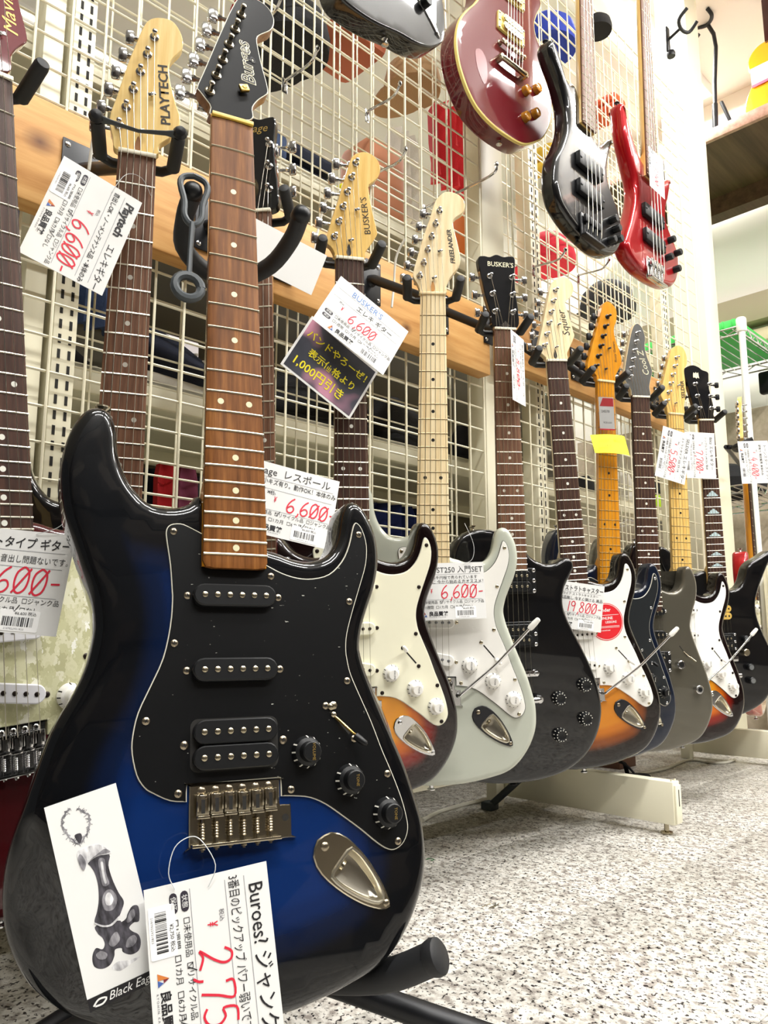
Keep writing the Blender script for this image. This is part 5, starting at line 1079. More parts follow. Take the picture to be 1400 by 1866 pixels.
# card on the front guitar (in that guitar's own frame, its lettering running down the body)
Mf = pose(POSE['front'])
Pf = POSE['front']
def on_front(x, y, z, roll): 
    p = Mf @ Vector((x, y, z)); return (p.x, p.y, p.z, Pf[3], Pf[4], Pf[5] + roll)
rl = math.atan2(-121.0, 12.3)
ex = Vector((math.cos(rl), math.sin(rl))); ey = Vector((-math.sin(rl), math.cos(rl)))
c0 = Vector((0.0199, -0.0494)) + ex * 0.064 - ey * 0.0455
t, c = price_card('front', 'white price card with lettering turned sideways on the blue burst guitar', [('Buroes? ジャンク品', 0.0155, -0.052, 0.0300, I, dict(bold=0.004)), ('3番目のピックアップ パワー弱いです。ノー', 0.0092, -0.060, 0.0155, I, dict())], '2,750-', bar='left', P_=on_front(c0.x, c0.y, 0.0165, rl), size=(0.128, 0.091), priceh=0.024, px=-0.016)
tie(t, [(-0.056, 0.0, 0.001), (-0.070, 0.006, 0.004), (-0.088, -0.002, 0.004), (-0.093, -0.010, 0.002), (-0.088, -0.022, 0.003), (-0.072, -0.028, 0.004), (-0.060, -0.024, 0.001)])
t, c = price_card('playtech', 'white price card tied at the strapped hanger, marked 6,600', [('Playtech', 0.0135, -0.054, 0.0305, I, dict(bold=0.03, shear=0.1)), ('エレキギター', 0.0105, 0.004, 0.0305, I, dict()), ('音出しOK・ノーメンテナンス品・本体のみ', 0.0068, -0.058, 0.0160, I, dict(bold=0.01))], '6,600-', bar='left', px=-0.004)
tie(t, [(-0.055, 0.012, 0.001), (-0.085, 0.018, 0.0), (-0.095, 0.035, -0.004), (-0.085, 0.052, -0.01)])
t, c = price_card('busker', 'white price card with blue heading above the dark leaflet', [("BUSKER'S", 0.0135, -0.036, 0.0290, Bl, dict()), ('エレキ ギター', 0.0105, -0.020, 0.0150, I, dict())], '6,600', px=-0.022, priceh=0.017)
t, c = price_card('rage', 'white price card about small scratches beside the rosewood neck end', [('Mirage  レスポール', 0.0125, -0.050, 0.0305, I, dict()), ('わずかに小キズ有り。動作OK！本体のみ', 0.0078, -0.058, 0.0190, I, dict(bold=0.005)), ('ｽﾀﾝﾄﾞ×!!', 0.0085, -0.046, 0.0055, I, dict())], '6,600-', px=0.002, priceh=0.019)
t, c = price_card('mavis', 'white price card marked 6,600 on the pearloid guitar', [('ストラトタイプ ギター', 0.0110, -0.033, 0.0300, I, dict(bold=0.01)), ('少キズ有り・音出し問題ないです。', 0.0075, -0.033, 0.0165, I, dict())], '6,600-', px=-0.018, priceh=0.0235)
tie(t, [(0.030, 0.043, 0.001), (0.050, 0.052, 0.004), (0.058, 0.075, 0.004), (0.046, 0.10, 0.004)])
t, c = price_card('freel', 'white price card for a beginner set on the pale grey guitar', [('SELDER ST250 入門SET', 0.0122, -0.055, 0.0300, I, dict()), ('定価1万5千円程で売られています', 0.0062, -0.040, 0.0195, I, dict()), ('この機会に 今から始める方オススメ！', 0.0068, -0.048, 0.0125, I, dict())], '6,600-', px=-0.008, priceh=0.021)
tie(t, [(0.03, 0.043, 0.001), (0.046, 0.05, 0.003), (0.050, 0.075, 0.002), (0.038, 0.11, 0.0)])
t, c = price_card('squier', 'white price card marked 19,800 beside the round red sticker', [('ストラトキャスター', 0.0118, -0.020, 0.0295, I, dict(bold=0.01)), ('スクワイア ストラトキャスター', 0.0062, -0.036, 0.0205, I, dict()), ('付属品無し 今すぐ弾ける 美品', 0.0075, -0.036, 0.0120, I, dict())], '19,800-', px=-0.014, priceh=0.020)
t, c = price_card('lp', 'white price card seen edge-on hanging at the black headstock', [('BUSKERS レスポール', 0.0110, -0.052, 0.0295, I, dict()), ('小キズ有 音出しOK', 0.0078, -0.052, 0.0155, I, dict())], '8,800-', px=-0.018, priceh=0.018)
t, c = price_card('selder', 'white price card marked 5,500 hanging before the gold maple neck', [('SELDER エレキギター', 0.0125, -0.052, 0.0300, I, dict()), ('ストラトタイプ SSS ST-16', 0.0080, -0.052, 0.0160, I, dict())], '5,500-', px=-0.014, priceh=0.020)
t, c = price_card('last', 'white price card marked 7,700 on the cloud inlay neck', [('Blitz エレキギター', 0.0115, -0.052, 0.0300, I, dict()), ('シングルカット (4135) 現状', 0.0075, -0.052, 0.0165, I, dict())], '7,700-', px=-0.014, priceh=0.020)
pe = wallpose(1376, 842, -0.005, 0)
t, c = price_card('end', 'white price card marked 4,400 on the edge-on red guitar', [('トーンスター ストラト', 0.0105, -0.052, 0.0300, I, dict()), ('訳有り 現状販売 本体のみ', 0.0080, -0.052, 0.0160, I, dict(bold=0.01))], '4,400-', P_=(pe[0], pe[1], pe[2], R(2), 0, R(-88)), size=(0.128, 0.091), px=-0.014, priceh=0.020)
pr = wallpose(1197, 315, -0.035, 0)
t, c = price_card('redbass', 'white price card over the neck joint of the candy red bass', [('ベース', 0.011, -0.050, 0.0290, I, dict())], '7,900-', P_=(pr[0], pr[1], pr[2], YW, 0, R(-92)), size=(0.110, 0.080), px=-0.014, priceh=0.018, stk=False)
# reverse of a card, blank
t, c = price_card('blank', 'blank white back of a card turned round beside the front neck', [], blank=True, P_=(-0.137, 0.940, 0.877, R(20), R(-4), R(-19)), size=(0.118, 0.060))
# dark leaflet with yellow lettering
M_leaf = P('leaflet_dark', '3a3c46', 0.35, coat=0.3); M_yel = P('yellow_ink', 'f2e41e', 0.6)
mp_ = coords(M_leaf, (14, 14, 14)); nn_ = N(M_leaf, 'TexNoise', Scale=1.0, Detail=1.5); L(M_leaf, mp_, 'Vector', nn_, 'Vector')
rr_ = ramp(M_leaf, [(0.42, '34363f'), (0.55, '4a4b55'), (0.66, 'c98fa6')]); L(M_leaf, nn_, 'Fac', rr_, 'Fac'); L(M_leaf, rr_, 'Color', bs(M_leaf), 'Base Color')
T_ = TAGS['dark']; t = thing('leaflet', 'dark laminated leaflet with yellow lettering under the blue-headed price card', 'leaflet', pose(T_[:6]))
b = B(); b.box((0, 0, 0), (0.128, 0.091, 0.0006)); lam = mk('lamination', b, M_paper, t, False)
b = B(); b.box((0, 0, 0.0004), (0.121, 0.084, 0.0004)); pnl = mk('print_area', b, M_leaf, lam, False)
for s_, z_, x_, y_ in (('バンドやろーぜ！', 0.0150, -0.056, 0.016), ('表示価格より', 0.0145, -0.040, -0.007), ('1,000円引き', 0.0180, -0.055, -0.031)): text('lettering', s_, z_, M_yel, pnl, (x_, y_, 0.0010), bold=0.012)
# small red-topped tag and yellow note on the amber neck
T_ = TAGS['telered']; t = thing('hang_tag', 'small white hang tag with red top in a clear pouch on the amber neck', 'tag', pose(T_[:6]))
b = B(); b.box((0, 0, 0), (0.036, 0.072, 0.0005)); c = mk('card', b, M_paper, t, False)
b = B(); b.prism([(-0.008, 0.034), (0.017, 0.034), (0.017, 0.016), (-0.016, 0.016)], 0.0003, 0.0005); mk('red_field', b, P('tag_red', 'c5202b', 0.5), c, False)
text('print', '24578', 0.008, M_greyink, c, (-0.013, 0.002, 0.0006)); text('print', '¥28,600', 0.0062, M_greyink, c, (-0.009, -0.022, 0.0006))
b = B(); b.box((0, -0.035, 0.0004), (0.036, 0.003, 0.0003)); mk('red_band', b, M_red, c, False)
M_pouch = P('clear_pouch', 'ffffff', 0.08, trans=1.0); b = B(); b.box((-0.004, -0.003, 0.0016), (0.052, 0.085, 0.0003)); mk('pouch', b, M_pouch, t, False)
T_ = TAGS['yellow']; t = thing('sticky_note', 'bright yellow note with faint handwriting on the amber neck', 'note', pose(T_[:6]))
b = B(); rings = []
for k in range(9):
    x = -0.041 + 0.082 * k / 8; zz = 0.006 * math.sin(k / 8 * math.pi) - 0.002 * (k == 8); rings.append([Vector((x, 0.021 - 0.004 * (k in (0,)), zz)), Vector((x + 0.004, -0.021 - 0.004 * k / 8, zz + 0.001)), Vector((x + 0.004, -0.021 - 0.004 * k / 8, zz + 0.0006)), Vector((x, 0.021, zz - 0.0004))])
b.loft(rings); c = mk('note', b, P('note_yellow', 'f6f320', 0.6), t)
for s_, y_ in (('シールド・教則本付', 0.006), ('30% オフ', -0.010)): text('handwriting', s_, 0.0075, P('olive_ink', '8a8420', 0.7), c, (-0.028, y_, 0.0082))
# leaflet with the pencil drawing of a bone, lying on the front guitar
t = thing('art_card', 'white card with a pencil drawing of a jointed bone on the blue guitar', 'card', pose(on_front(-0.0975, -0.0545, 0.0045, math.atan2(13.2, 48.3))))
WB, HB = 0.050, 0.131
b = B(); b.box((0, 0, 0), (WB, HB, 0.0006)); c = mk('card', b, M_paper, t, False)
b = B(); b.box((0, -HB / 2 - 0.004, 0), (WB, 0.0085, 0.0006)); strip = mk('black_strip', b, P('strip_black', '141216', 0.5), t, False)
text('signature', 'Black Eagle', 0.0075, M_paper, strip, (-0.012, -HB / 2 - 0.0062, 0.0005), shear=0.4); b = B(); b.ribbon(cr([(-0.022, -0.0712), (-0.018, -0.0682), (-0.013, -0.0692), (-0.016, -0.0718), (-0.021, -0.0715)], 3, False), 0.0012, 0.0005); mk('eye_mark', b, M_paper, strip, False)
def pencil(name, dark, light, sc_=260, seedv=0.0):
    m = P(name, dark, 0.8); mp = coords(m, (sc_, sc_ * 0.35, 1), rot=(0, 0, 0.5)); mp.inputs['Location'].default_value = (seedv, seedv, 0); n = N(m, 'TexNoise', Scale=1.0, Detail=3.0); L(m, mp, 'Vector', n, 'Vector')
    r = ramp(m, [(0.32, dark), (0.68, light)]); L(m, n, 'Fac', r, 'Fac'); L(m, r, 'Color', bs(m), 'Base Color'); return m
Pd, Pm, Pl = pencil('pencil_dark', '1c1a1e', '57545c'), pencil('pencil_mid', '4c4a50', 'a5a3a8'), pencil('pencil_light', '9a989c', 'efeff0')
def zp(nm, pts, m, z): 
    b = B(); b.prism(cr([(x / 1000, y / 1000) for x, y in pts], 4), 0.0002, z); mk(nm, b, m, c, False)
# main bone: cap, shaft, bulb; forked foot with two round ends; an eye above
zp('drawing', [(-9.3,-22.7),(-9.4,-28),(-7.1,-32),(-6.6,-36.5),(-8.8,-39),(-12.6,-36.6),(-16,-40.8),(-16.2,-47.2),(-11.6,-50.9),(-6.1,-50.6),(-2.4,-46.5),(-1,-42.7),(3.2,-43.5),(3.6,-46.4),(8.2,-50.1),(13.7,-49.8),(16.4,-45.3),(16.1,-39.9),(12.6,-36),(11.2,-32.8),(14.9,-30.9),(18.7,-31.1),(20.3,-22),(16.4,-20.1),(12.3,-23.6),(10.6,-26.2),(7.1,-27.2),(5.3,-25.5)], Pd, 0.0004)
zp('drawing', [(-5.3,18.9),(1.2,20.9),(9.5,19.2),(7.3,12.4),(7.7,2.7),(9.6,-7.6),(11.7,-14.8),(8.8,-20.2),(5.1,-24.3),(-0.2,-25.8),(-5.2,-24.1),(-9.8,-20.4),(-6.6,-14),(-4,-7.3),(-2.3,1.8),(-2.5,10.4),(-4.3,16.4)], Pd, 0.0005)
zp('drawing', [(-10,29),(-5.5,29.6),(4.1,28.5),(10.8,20.4),(7.5,19.9),(1.3,21.4),(-5.1,19.8),(-8.3,15.6),(-10.2,16.7),(-11.4,23.1)], Pl, 0.0006)
zp('drawing', [(-10.3,25.9),(-8.5,26.3),(-6.6,20.4),(-8.3,15.6),(-10.2,16.7),(-11.2,23)], Pm, 0.0007); zp('drawing', [(7.5, 24), (10.4, 20.6), (2, 21.6), (-4, 20.2), (3, 23)], Pm, 0.0007)
zp('drawing', [(1.7,18.6),(5.7,17.3),(4.6,8),(5,0.4),(0.7,0.7),(0.6,9.4)], Pm, 0.0006); zp('drawing', [(2.6, 16), (4.2, 15.5), (3.4, 8), (3.6, 2), (2.2, 2), (2.0, 9)], Pl, 0.0007)
zp('drawing', [(1.5,-3.5),(5.6,-4.2),(8,-11),(4,-17),(-1.6,-15.4),(-2,-8.4)], Pm, 0.0006); zp('drawing', [(1.8,-5.5),(4.2,-5.6),(5.4,-10.5),(3.0,-13.6),(0.2,-12.4),(0.1,-8.4)], Pl, 0.0007)
zp('drawing', [(-9.8,-20.4),(-5.2,-24.1),(-0.1,-25.6),(6.5,-22.7),(6.7,-23.6),(0.6,-26.9),(-5.5,-25.3),(-9.6,-21.5)], Pl, 0.0007)
zp('drawing', [(-13.5,-40.6),(-10,-39.6),(-6.5,-43),(-8.2,-45.6),(-12.2,-44.2)], Pm, 0.0006); zp('drawing', [(8.5,-39.5),(13.1,-38.8),(14.4,-42.5),(10.4,-45.4),(6.3,-44.1)], Pm, 0.0006); zp('drawing', [(-0.8,-33.1),(2.7,-32.1),(3.5,-37.8),(-1.5,-40.4),(-4,-37.3)], Pm, 0.0006); zp('drawing', [(14, -23), (17, -22.5), (16.5, -27), (12, -29.5), (10.5, -28)], Pm, 0.0006)
zp('drawing', [(-5.8,-53),(-0.8,-50.8),(6,-53),(14,-54),(6,-56),(-1,-57)], Pl, 0.0004)
for lst in ([(-15.8, 46), (-15.6, 52.3), (-12.6, 56.7), (-8.9, 58.7)], [(-0.6, 40.9), (2.3, 46.3), (1, 52.1), (-4.4, 57.1)], [(-15, 44.6), (-11.4, 37), (-7.7, 34.1), (-3.8, 36.6), (0.4, 40.5)]):
    q_ = cr(lst, 6, False)
    for k in range(3):
        b = B(); b.ribbon([((x + random.uniform(-.7, .7)) / 1000, (y + random.uniform(-.7, .7)) / 1000) for x, y in q_], 0.0007, 0.0004 + 0.00003 * k); mk('drawing', b, Pm, c, False)
    for x, y in q_:
        b = B(); a_ = random.uniform(0, 6.28); l_ = random.uniform(1.2, 3.0); b.ribbon([(x / 1000, y / 1000), ((x + l_ * math.cos(a_)) / 1000, (y + l_ * math.sin(a_)) / 1000)], 0.0004, 0.0005); mk('drawing', b, Pm, c, False)
zp('drawing', [(-9.6,40.4),(-5.8,40.2),(-5.4,36.8),(-7.8,33.6),(-9.5,37.6)], Pd, 0.0005); zp('drawing', [(-14, 42), (-9, 36.5), (-3, 38.5), (-5, 35.5), (-9, 34), (-13, 38)], Pl, 0.00045)

# ---------------------------------------------------------------- goods on the far face of the shelving
def cloth_mat(name, c, stripe=None):
    m = P(name, c, 0.9); n = N(m, 'TexNoise', Scale=60.0, Detail=3.0); bp = N(m, 'Bump', Strength=0.4, Distance=0.004); L(m, n, 'Fac', bp, 'Height'); L(m, bp, 'Normal', bs(m), 'Normal')
    if stripe:
        mp = coords(m, (1, 1, 1)); wv = N(m, 'TexWave', Scale=13.0, Distortion=2.0); L(m, mp, 'Vector', wv, 'Vector'); r = ramp(m, [(0.45, c), (0.52, stripe)]); L(m, wv, 'Fac', r, 'Fac'); L(m, r, 'Color', bs(m), 'Base Color')
    return m
def folded(name, label, s, b_, z, wd, dp, ht, mat, layers=3, rot=0.0, cat='clothing'):
    t = wallthing(name, label, cat, s, b_, z); t.matrix_world = t.matrix_world @ Matrix.Rotation(rot, 4, 'Z')
    for k in range(layers):
        h = ht / layers; q = B(); q.box((random.uniform(-.004, .004), random.uniform(-.004, .004), h * (k + 0.5)), (wd, dp, h * 0.96), min(h * 0.45, 0.02)); mk('fold', q, mat, t)
    return t
def hung(name, label, s, b_, z, wd, ht, mat, waves=4, amp=0.015, cat='clothing'):
    q = B(); rings = []; n = 22
    for zz in (0, -ht * 0.12, -ht * 0.5, -ht):
        f = 0.75 if zz == 0 else 1.0; rings.append([Vector(((-0.5 + i / n) * wd * f, amp * math.sin(i / n * waves * 6.28 + zz * 9) + 0.008, zz)) for i in range(n + 1)] + [Vector(((0.5 - i / n) * wd * f, amp * math.sin((n - i) / n * waves * 6.28 + zz * 9) - 0.008, zz)) for i in range(n + 1)])
    q.loft(rings); o = mk(name, q, mat); o.matrix_world = WM @ Matrix.Translation((s, b_, z)); tag(o, label, cat); return o
def shoe(label, s, b_, z, mat, solem, rot=0.0, L_=0.27, group=None):
    t = wallthing('sneaker', label, 'shoe', s, b_, z, group); t.matrix_world = t.matrix_world @ Matrix.Rotation(rot, 4, 'Z')
    q = B(); rings = []
    for x, w_, h in ((-0.5, 0.25, 0.06), (-0.47, 0.30, 0.085), (-0.3, 0.32, 0.095), (-0.12, 0.31, 0.085), (0.1, 0.34, 0.06), (0.3, 0.37, 0.045), (0.43, 0.30, 0.038), (0.5, 0.15, 0.02)):
        w2 = w_ * L_ / 2; rings.append([Vector((x * L_, -w2, 0.02)), Vector((x * L_, -w2 * 0.95, 0.02 + h * 0.55)), Vector((x * L_, -w2 * 0.5, 0.02 + h)), Vector((x * L_, w2 * 0.5, 0.02 + h)), Vector((x * L_, w2 * 0.95, 0.02 + h * 0.55)), Vector((x * L_, w2, 0.02))])
    q.loft(rings); mk('upper', q, mat, t)
    q = B(); q.prism(cr([(-0.51 * L_, 0), (-0.46 * L_, 0.17 * L_), (0, 0.17 * L_), (0.3 * L_, 0.2 * L_), (0.48 * L_, 0.13 * L_), (0.53 * L_, 0), (0.48 * L_, -0.13 * L_), (0.3 * L_, -0.2 * L_), (0, -0.17 * L_), (-0.46 * L_, -0.17 * L_)], 3), 0, 0.024, 0.003); mk('sole', q, solem, t)
    for k in range(4):
        q = B(); q.tube([(0.02 * L_ + k * 0.018, -0.028, 0.088 - k * 0.009), (0.02 * L_ + k * 0.018, 0, 0.094 - k * 0.009), (0.02 * L_ + k * 0.018, 0.028, 0.088 - k * 0.009)], 0.003, 6); mk('lace', q, solem, t)
    return t
def cap(label, s, b_, z, mat, rot=0.0, sc_=1.0, brim=True, tilt=0.0):
    t = wallthing('cap', label, 'cap', s, b_, z); t.matrix_world = t.matrix_world @ Matrix.Rotation(rot, 4, 'Z') @ Matrix.Rotation(tilt, 4, 'X')
    q = B(); q.lathe([(0.092 * sc_, 0), (0.095 * sc_, 0.03 * sc_), (0.085 * sc_, 0.075 * sc_), (0.05 * sc_, 0.11 * sc_), (0.015 * sc_, 0.122 * sc_), (0, 0.123 * sc_)], seg=24); cr_ = mk('crown', q, mat, t)
    if brim:
        q = B(); rings = []
        pts = [(0.088 * sc_ * math.sin(a), 0.088 * sc_ * math.cos(a)) for a in np.linspace(-1.15, 1.15, 13)]
        out = [(0.09 * sc_ * math.sin(a) * 0.95, 0.088 * sc_ * math.cos(a) * 0.4 + 0.135 * sc_ * math.cos(a)) for a in np.linspace(-1.15, 1.15, 13)]
        pl2 = [(float(x), float(-y)) for x, y in pts] + [(float(x), float(-y)) for x, y in out[::-1]]
        q.prism(pl2, 0.002, 0.007); mk('brim', q, mat, t)
    q = B(); q.lathe([(0.006, 0), (0.005, 0.005), (0, 0.006)], (0, 0, 0.121 * sc_), seg=10); mk('button', q, mat, t)
    return t
M_denim = cloth_mat('denim', '3d4f74'); M_navyc = cloth_mat('navy_cloth', '161c30'); M_blackc = cloth_mat('black_cloth', '131316'); M_redc = cloth_mat('red_cloth', 'b3121c')
M_bluec = cloth_mat('blue_cloth', '24389a'); M_greyc = cloth_mat('grey_cloth', '8b8880'); M_stripe = cloth_mat('striped_cloth', 'a3283a', 'efe9e2'); M_neon = cloth_mat('neon_cloth', 'b6e02a'); M_beigec = cloth_mat('beige_cloth', '9c7b56'); M_whitec = cloth_mat('white_cloth', 'dcd8ce')
M_plum = cloth_mat('plum_cloth', '7d3550'); M_brownbox = P('brown_cardboard', '8b6238', 0.8); M_salmon = P('salmon_box', 'c58464', 0.7); M_orange = P('orange_box', 'd9742a', 0.6)
Z1, Z2, Z3 = 0.816, 0.476, 1.346
def S_(px, py, b_=0.45): return px2w(px, py, b_)[0]
hung('jeans', 'blue denim jeans hung next to the first cream post', S_(35, 545), 0.44, 1.10, 0.06, 0.20, M_denim)
hung('jeans', 'blue denim jeans hung beside the slotted upright', S_(178, 560), 0.44, 1.12, 0.13, 0.20, M_denim)
shoe('black sneaker with white stripe on the shelf by the slotted upright', S_(150, 625, 0.56), 0.58, Z1, M_blackc, M_whitec, 0.3)
t = wallthing('speaker_box', 'white packaging box with a black ring on it behind the grid', 'box', S_(312, 610, 0.56), 0.56, Z1)
q = B(); q.box((0, 0, 0.085), (0.085, 0.08, 0.17), 0.003); mk('carton', q, P('white_box', 'e4dde0', 0.5), t); q = B(); q.lathe([(0.026, 0), (0.026, 0.002), (0, 0.002)], (0, -0.040, 0.115), Matrix.Rotation(math.pi / 2, 3, 'X'), 20); mk('ring_print', q, M_blackc, t)
folded('folded_shirt', 'bright red folded shirt beside the white packaging box', S_(372, 620, 0.70), 0.70, Z1, 0.08, 0.1, 0.12, cloth_mat('coral_cloth', 'c2452c'))
folded('folded_jumper', 'royal blue folded jumper next to the white packaging box', S_(262, 600, 0.70), 0.70, Z1, 0.05, 0.1, 0.14, M_bluec)
shoe('navy canvas shoe in front of the red folded shirt', S_(335, 660, 0.42), 0.415, Z1, M_navyc, M_whitec, 0.1)
shoe('black leather shoe near the end of the dark leaflet', S_(568, 712, 0.42), 0.415, Z1, M_blackc, M_blackc, -0.2)
folded('folded_jeans', 'dark folded jeans behind the rosewood neck of the front guitar', S_(505, 700, 0.6), 0.62, Z1, 0.12, 0.2, 0.10, M_navyc)
hung('striped_shirt', 'red and white striped shirt draped below the dark leaflet', S_(700, 740, 0.55), 0.55, Z1 + 0.135, 0.26, 0.125, M_stripe, 3, 0.03)
shoe('dark grey shoe under the striped shirt', S_(748, 790, 0.40), 0.40, Z1, cloth_mat('charcoal_cloth', '2d2d30'), M_blackc, 0.15)
shoe('black shoe behind the pale maple neck', S_(862, 760), 0.45, Z1, M_blackc, M_blackc, 0.5); folded('folded_shirt', 'white folded shirt behind the pale maple neck', S_(868, 740, 0.65), 0.66, Z1, 0.10, 0.12, 0.13, M_whitec)
shoe('pale grey running shoe behind the dark rosewood neck', S_(1015, 830, 0.44), 0.44, Z1, M_greyc, M_whitec, 0.4); shoe('black running shoe left of the amber neck', S_(1075, 850, 0.56), 0.56, Z1, M_blackc, M_blackc, 0.2)
shoe('white sneaker right of the amber neck', S_(1140, 870, 0.44), 0.44, Z1, M_whitec, M_whitec, 0.3); shoe('neon green running shoe behind the gold maple neck', S_(1200, 890, 0.56), 0.56, Z1, M_neon, M_greyc, 0.2); shoe('white running shoe with neon trim by the last neck', S_(1262, 905, 0.44), 0.44, Z1, M_whitec, M_neon, 0.2)
for px, m_, nm in ((275, M_navyc, 'navy shirt'), (300, M_redc, 'red shirt'), (318, M_bluec, 'blue shirt'), (338, M_plum, 'plum red shirt'), (372, cloth_mat('slate_cloth', '4a5060'), 'slate striped shirt')):
    hung('hung_shirt', nm + ' hung low behind the grid left of the front neck', S_(px, 900, 0.44 + 0.05 * (px % 2 + (px // 10) % 3)), 0.44 + 0.05 * (px % 2 + (px // 10) % 3), 0.70, 0.04, 0.22, m_, 1, 0.006)
hung('hung_shirt', 'deep blue shirt hung low between the pale and rosewood necks', S_(730, 960), 0.46, 0.70, 0.20, 0.20, cloth_mat('deep_blue', '17245c'), 4); hung('hung_shirt', 'black shirt hung low beside the deep blue one', S_(690, 960, 0.54), 0.54, 0.70, 0.07, 0.2, M_blackc, 2)
folded('cardboard_box', 'brown cardboard box low behind the maple neck', S_(850, 950, 0.62), 0.64, Z2, 0.14, 0.18, 0.13, M_brownbox, 1, cat='box'); shoe('black shoe on the low shelf behind the maple neck', S_(860, 990, 0.44), 0.44, Z2, M_blackc, M_blackc, 0.3)
shoe('dark boot low behind the red-stickered guitar neck', S_(975, 960), 0.45, Z2, cloth_mat('steel_cloth', '3b3f4a'), M_blackc, 0.4); shoe('black trainer low beside the amber neck', S_(1085, 975), 0.45, Z2, M_blackc, M_greyc, 0.2); shoe('navy trainer low beside the gold maple neck', S_(1205, 990), 0.45, Z2, M_navyc, M_greyc, 0.2)
# upper shelf and things hung on the far face of the grid
HB_ = 0.43
def hcap(label, px, py, mat, sc_=1.0, brim=True, b_=HB_, rot=math.pi):
    s1, z1 = px2w(px, py, b_); return cap(label, s1, b_, z1, mat, rot, sc_, brim)
hcap('black cap hung on the far side of the grid above the front headstock', 525, 96, M_blackc); hcap('red cap hung just over the black cap', 470, 12, M_redc, 0.6, True, 0.62)
hcap('tan cap hung on the far side of the grid left of the wine red guitar', 752, 168, M_beigec, 0.8)
hung('red_jersey', 'bright red jersey hung behind the wine red guitar', S_(822, 250, HB_ + 0.03), HB_ + 0.03, px2w(815, 178, HB_)[1], 0.16, 0.24, M_redc, 4, 0.02)
hung('white_tee', 'white shirt hung beside the red jersey', S_(742, 280, HB_), HB_ + 0.02, px2w(740, 235, HB_)[1], 0.10, 0.24, M_whitec, 3, 0.012)
folded('storage_box', 'salmon coloured box on the upper shelf near the white shirt', S_(680, 290, 0.42), 0.43, Z3, 0.12, 0.12, 0.22, M_salmon, 1, cat='box'); folded('wooden_crate', 'terracotta crate hung high behind the grid', S_(640, 75, HB_), HB_ + 0.02, px2w(640, 100, HB_)[1], 0.14, 0.16, 0.07, P('terracotta', 'a85838', 0.7), 1, cat='box')
folded('orange_box', 'orange box on the upper shelf right of the red jersey', S_(852, 345, 0.40), 0.42, Z3, 0.06, 0.12, 0.20, M_orange, 1, cat='box')
folded('jeans_pile', 'dark pile of folded jeans along the upper shelf', S_(560, 262, 0.40), 0.46, Z3, 0.12, 0.18, 0.09, M_navyc, 2); folded('jeans_pile', 'small denim pile on the upper shelf near the single-cut headstock', S_(490, 215, 0.40), 0.44, Z3, 0.05, 0.18, 0.08, M_denim, 1)
cap('yellow cap on the upper shelf behind the sunburst headstock', S_(630, 300, 0.40), 0.395, Z3, cloth_mat('yellow_cloth', 'e2dc1a'), math.pi, 0.5)
hcap('royal blue cap hung left of the black bass neck', 1000, 92, M_bluec); hcap('black knit cap hung in front of the grid right of the black bass neck', 1090, 58, M_blackc, 0.42, False, 0.15)
hcap('black cap with curved brim hung behind the amber headstock', 1108, 575, M_blackc, 1.0); hcap('crimson cap hung behind the black bass', 1000, 487, cloth_mat('crimson', 'b4142c'), 0.9)
folded('folded_towel', 'orange folded towel hung behind the red bass horn', S_(1105, 195, HB_), HB_, px2w(1105, 218, HB_)[1], 0.09, 0.12, 0.07, cloth_mat('orange_cloth', 'd1552a'), 2); folded('folded_towel', 'yellow folded towel hung behind the black bass', S_(990, 300, HB_), HB_, px2w(997, 325, HB_)[1], 0.035, 0.10, 0.10, cloth_mat('gold_cloth', 'd8b43a'), 2)

# ---------------------------------------------------------------- beyond the end of the row
M_shelfwood = grainwood('brown_shelf_edge', 'b48c7c', 'a07868', 'c29c8c', along='X', rough=0.5, fine=0.2); M_shelfdark = grainwood('brown_shelf', '5a4330', '473323', '6b523c', along='X', rough=0.6, fine=0.1)
t = wallthing('wall_shelf', 'deep brown wooden shelf high on the white end wall', 'shelf', 2.19, 0, 2.438)
b = B(); b.box((0, -0.3, -0.004), (0.52, 2.6, 0.03)); mk('deck', b, M_shelfdark, t); b = B(); b.box((-0.268, -0.3, -0.002), (0.02, 2.6, 0.05), 0.003); mk('front_edge', b, M_shelfwood, t); b = B(); b.box((0.22, -0.3, -0.06), (0.08, 2.6, 0.085)); mk('rear_batten', b, M_shelfdark, t)
def endpx(px, py, s):                              # point on the plane across the aisle at distance s, seen at a photo pixel
    d = Vector(((px - 700) / FPX, 1, (933 - py) / FPX)); c_, s__ = math.cos(PITCH), math.sin(PITCH)
    r = Vector((d.x, d.y * c_ - d.z * s__, d.y * s__ + d.z * c_)); o = O0 + DD * s
    tt = o.dot(DD) / Vector((r.x, r.y, 0)).dot(DD); p = r * tt + Vector((0, 0, HC)); q = WI @ p; return q
q0 = endpx(1302, 215, 1.98); t = wallthing('guitar_stand', 'slim black instrument stand with twin yokes on the high shelf', 'guitar stand', 1.98, q0.y, 2.4545)
def ep(px, py, s=1.98): q = endpx(px, py, s); return (q.x - 1.98, q.y - q0.y, q.z - 2.4545)
b = B(); b.tube([(0, 0, 0), ep(1303, 150), ep(1305, 85), ep(1301, 62), ep(1291, 46)], 0.0085, 10); mk('pole', b, M_blackmetal, t); b = B(); b.tube([(0, 0, 0.0), ep(1303, 190)], 0.012, 10); mk('sleeve', b, M_blackmetal, t)
b = B(); b.tube(cr([ep(1289, 15, 1.90), ep(1297, 26, 1.92), ep(1296, 36, 1.95), ep(1288, 46), ep(1275, 50), ep(1262, 50), ep(1250, 38, 1.94)], 4, False), 0.008, 10); mk('yoke', b, M_foam, t)
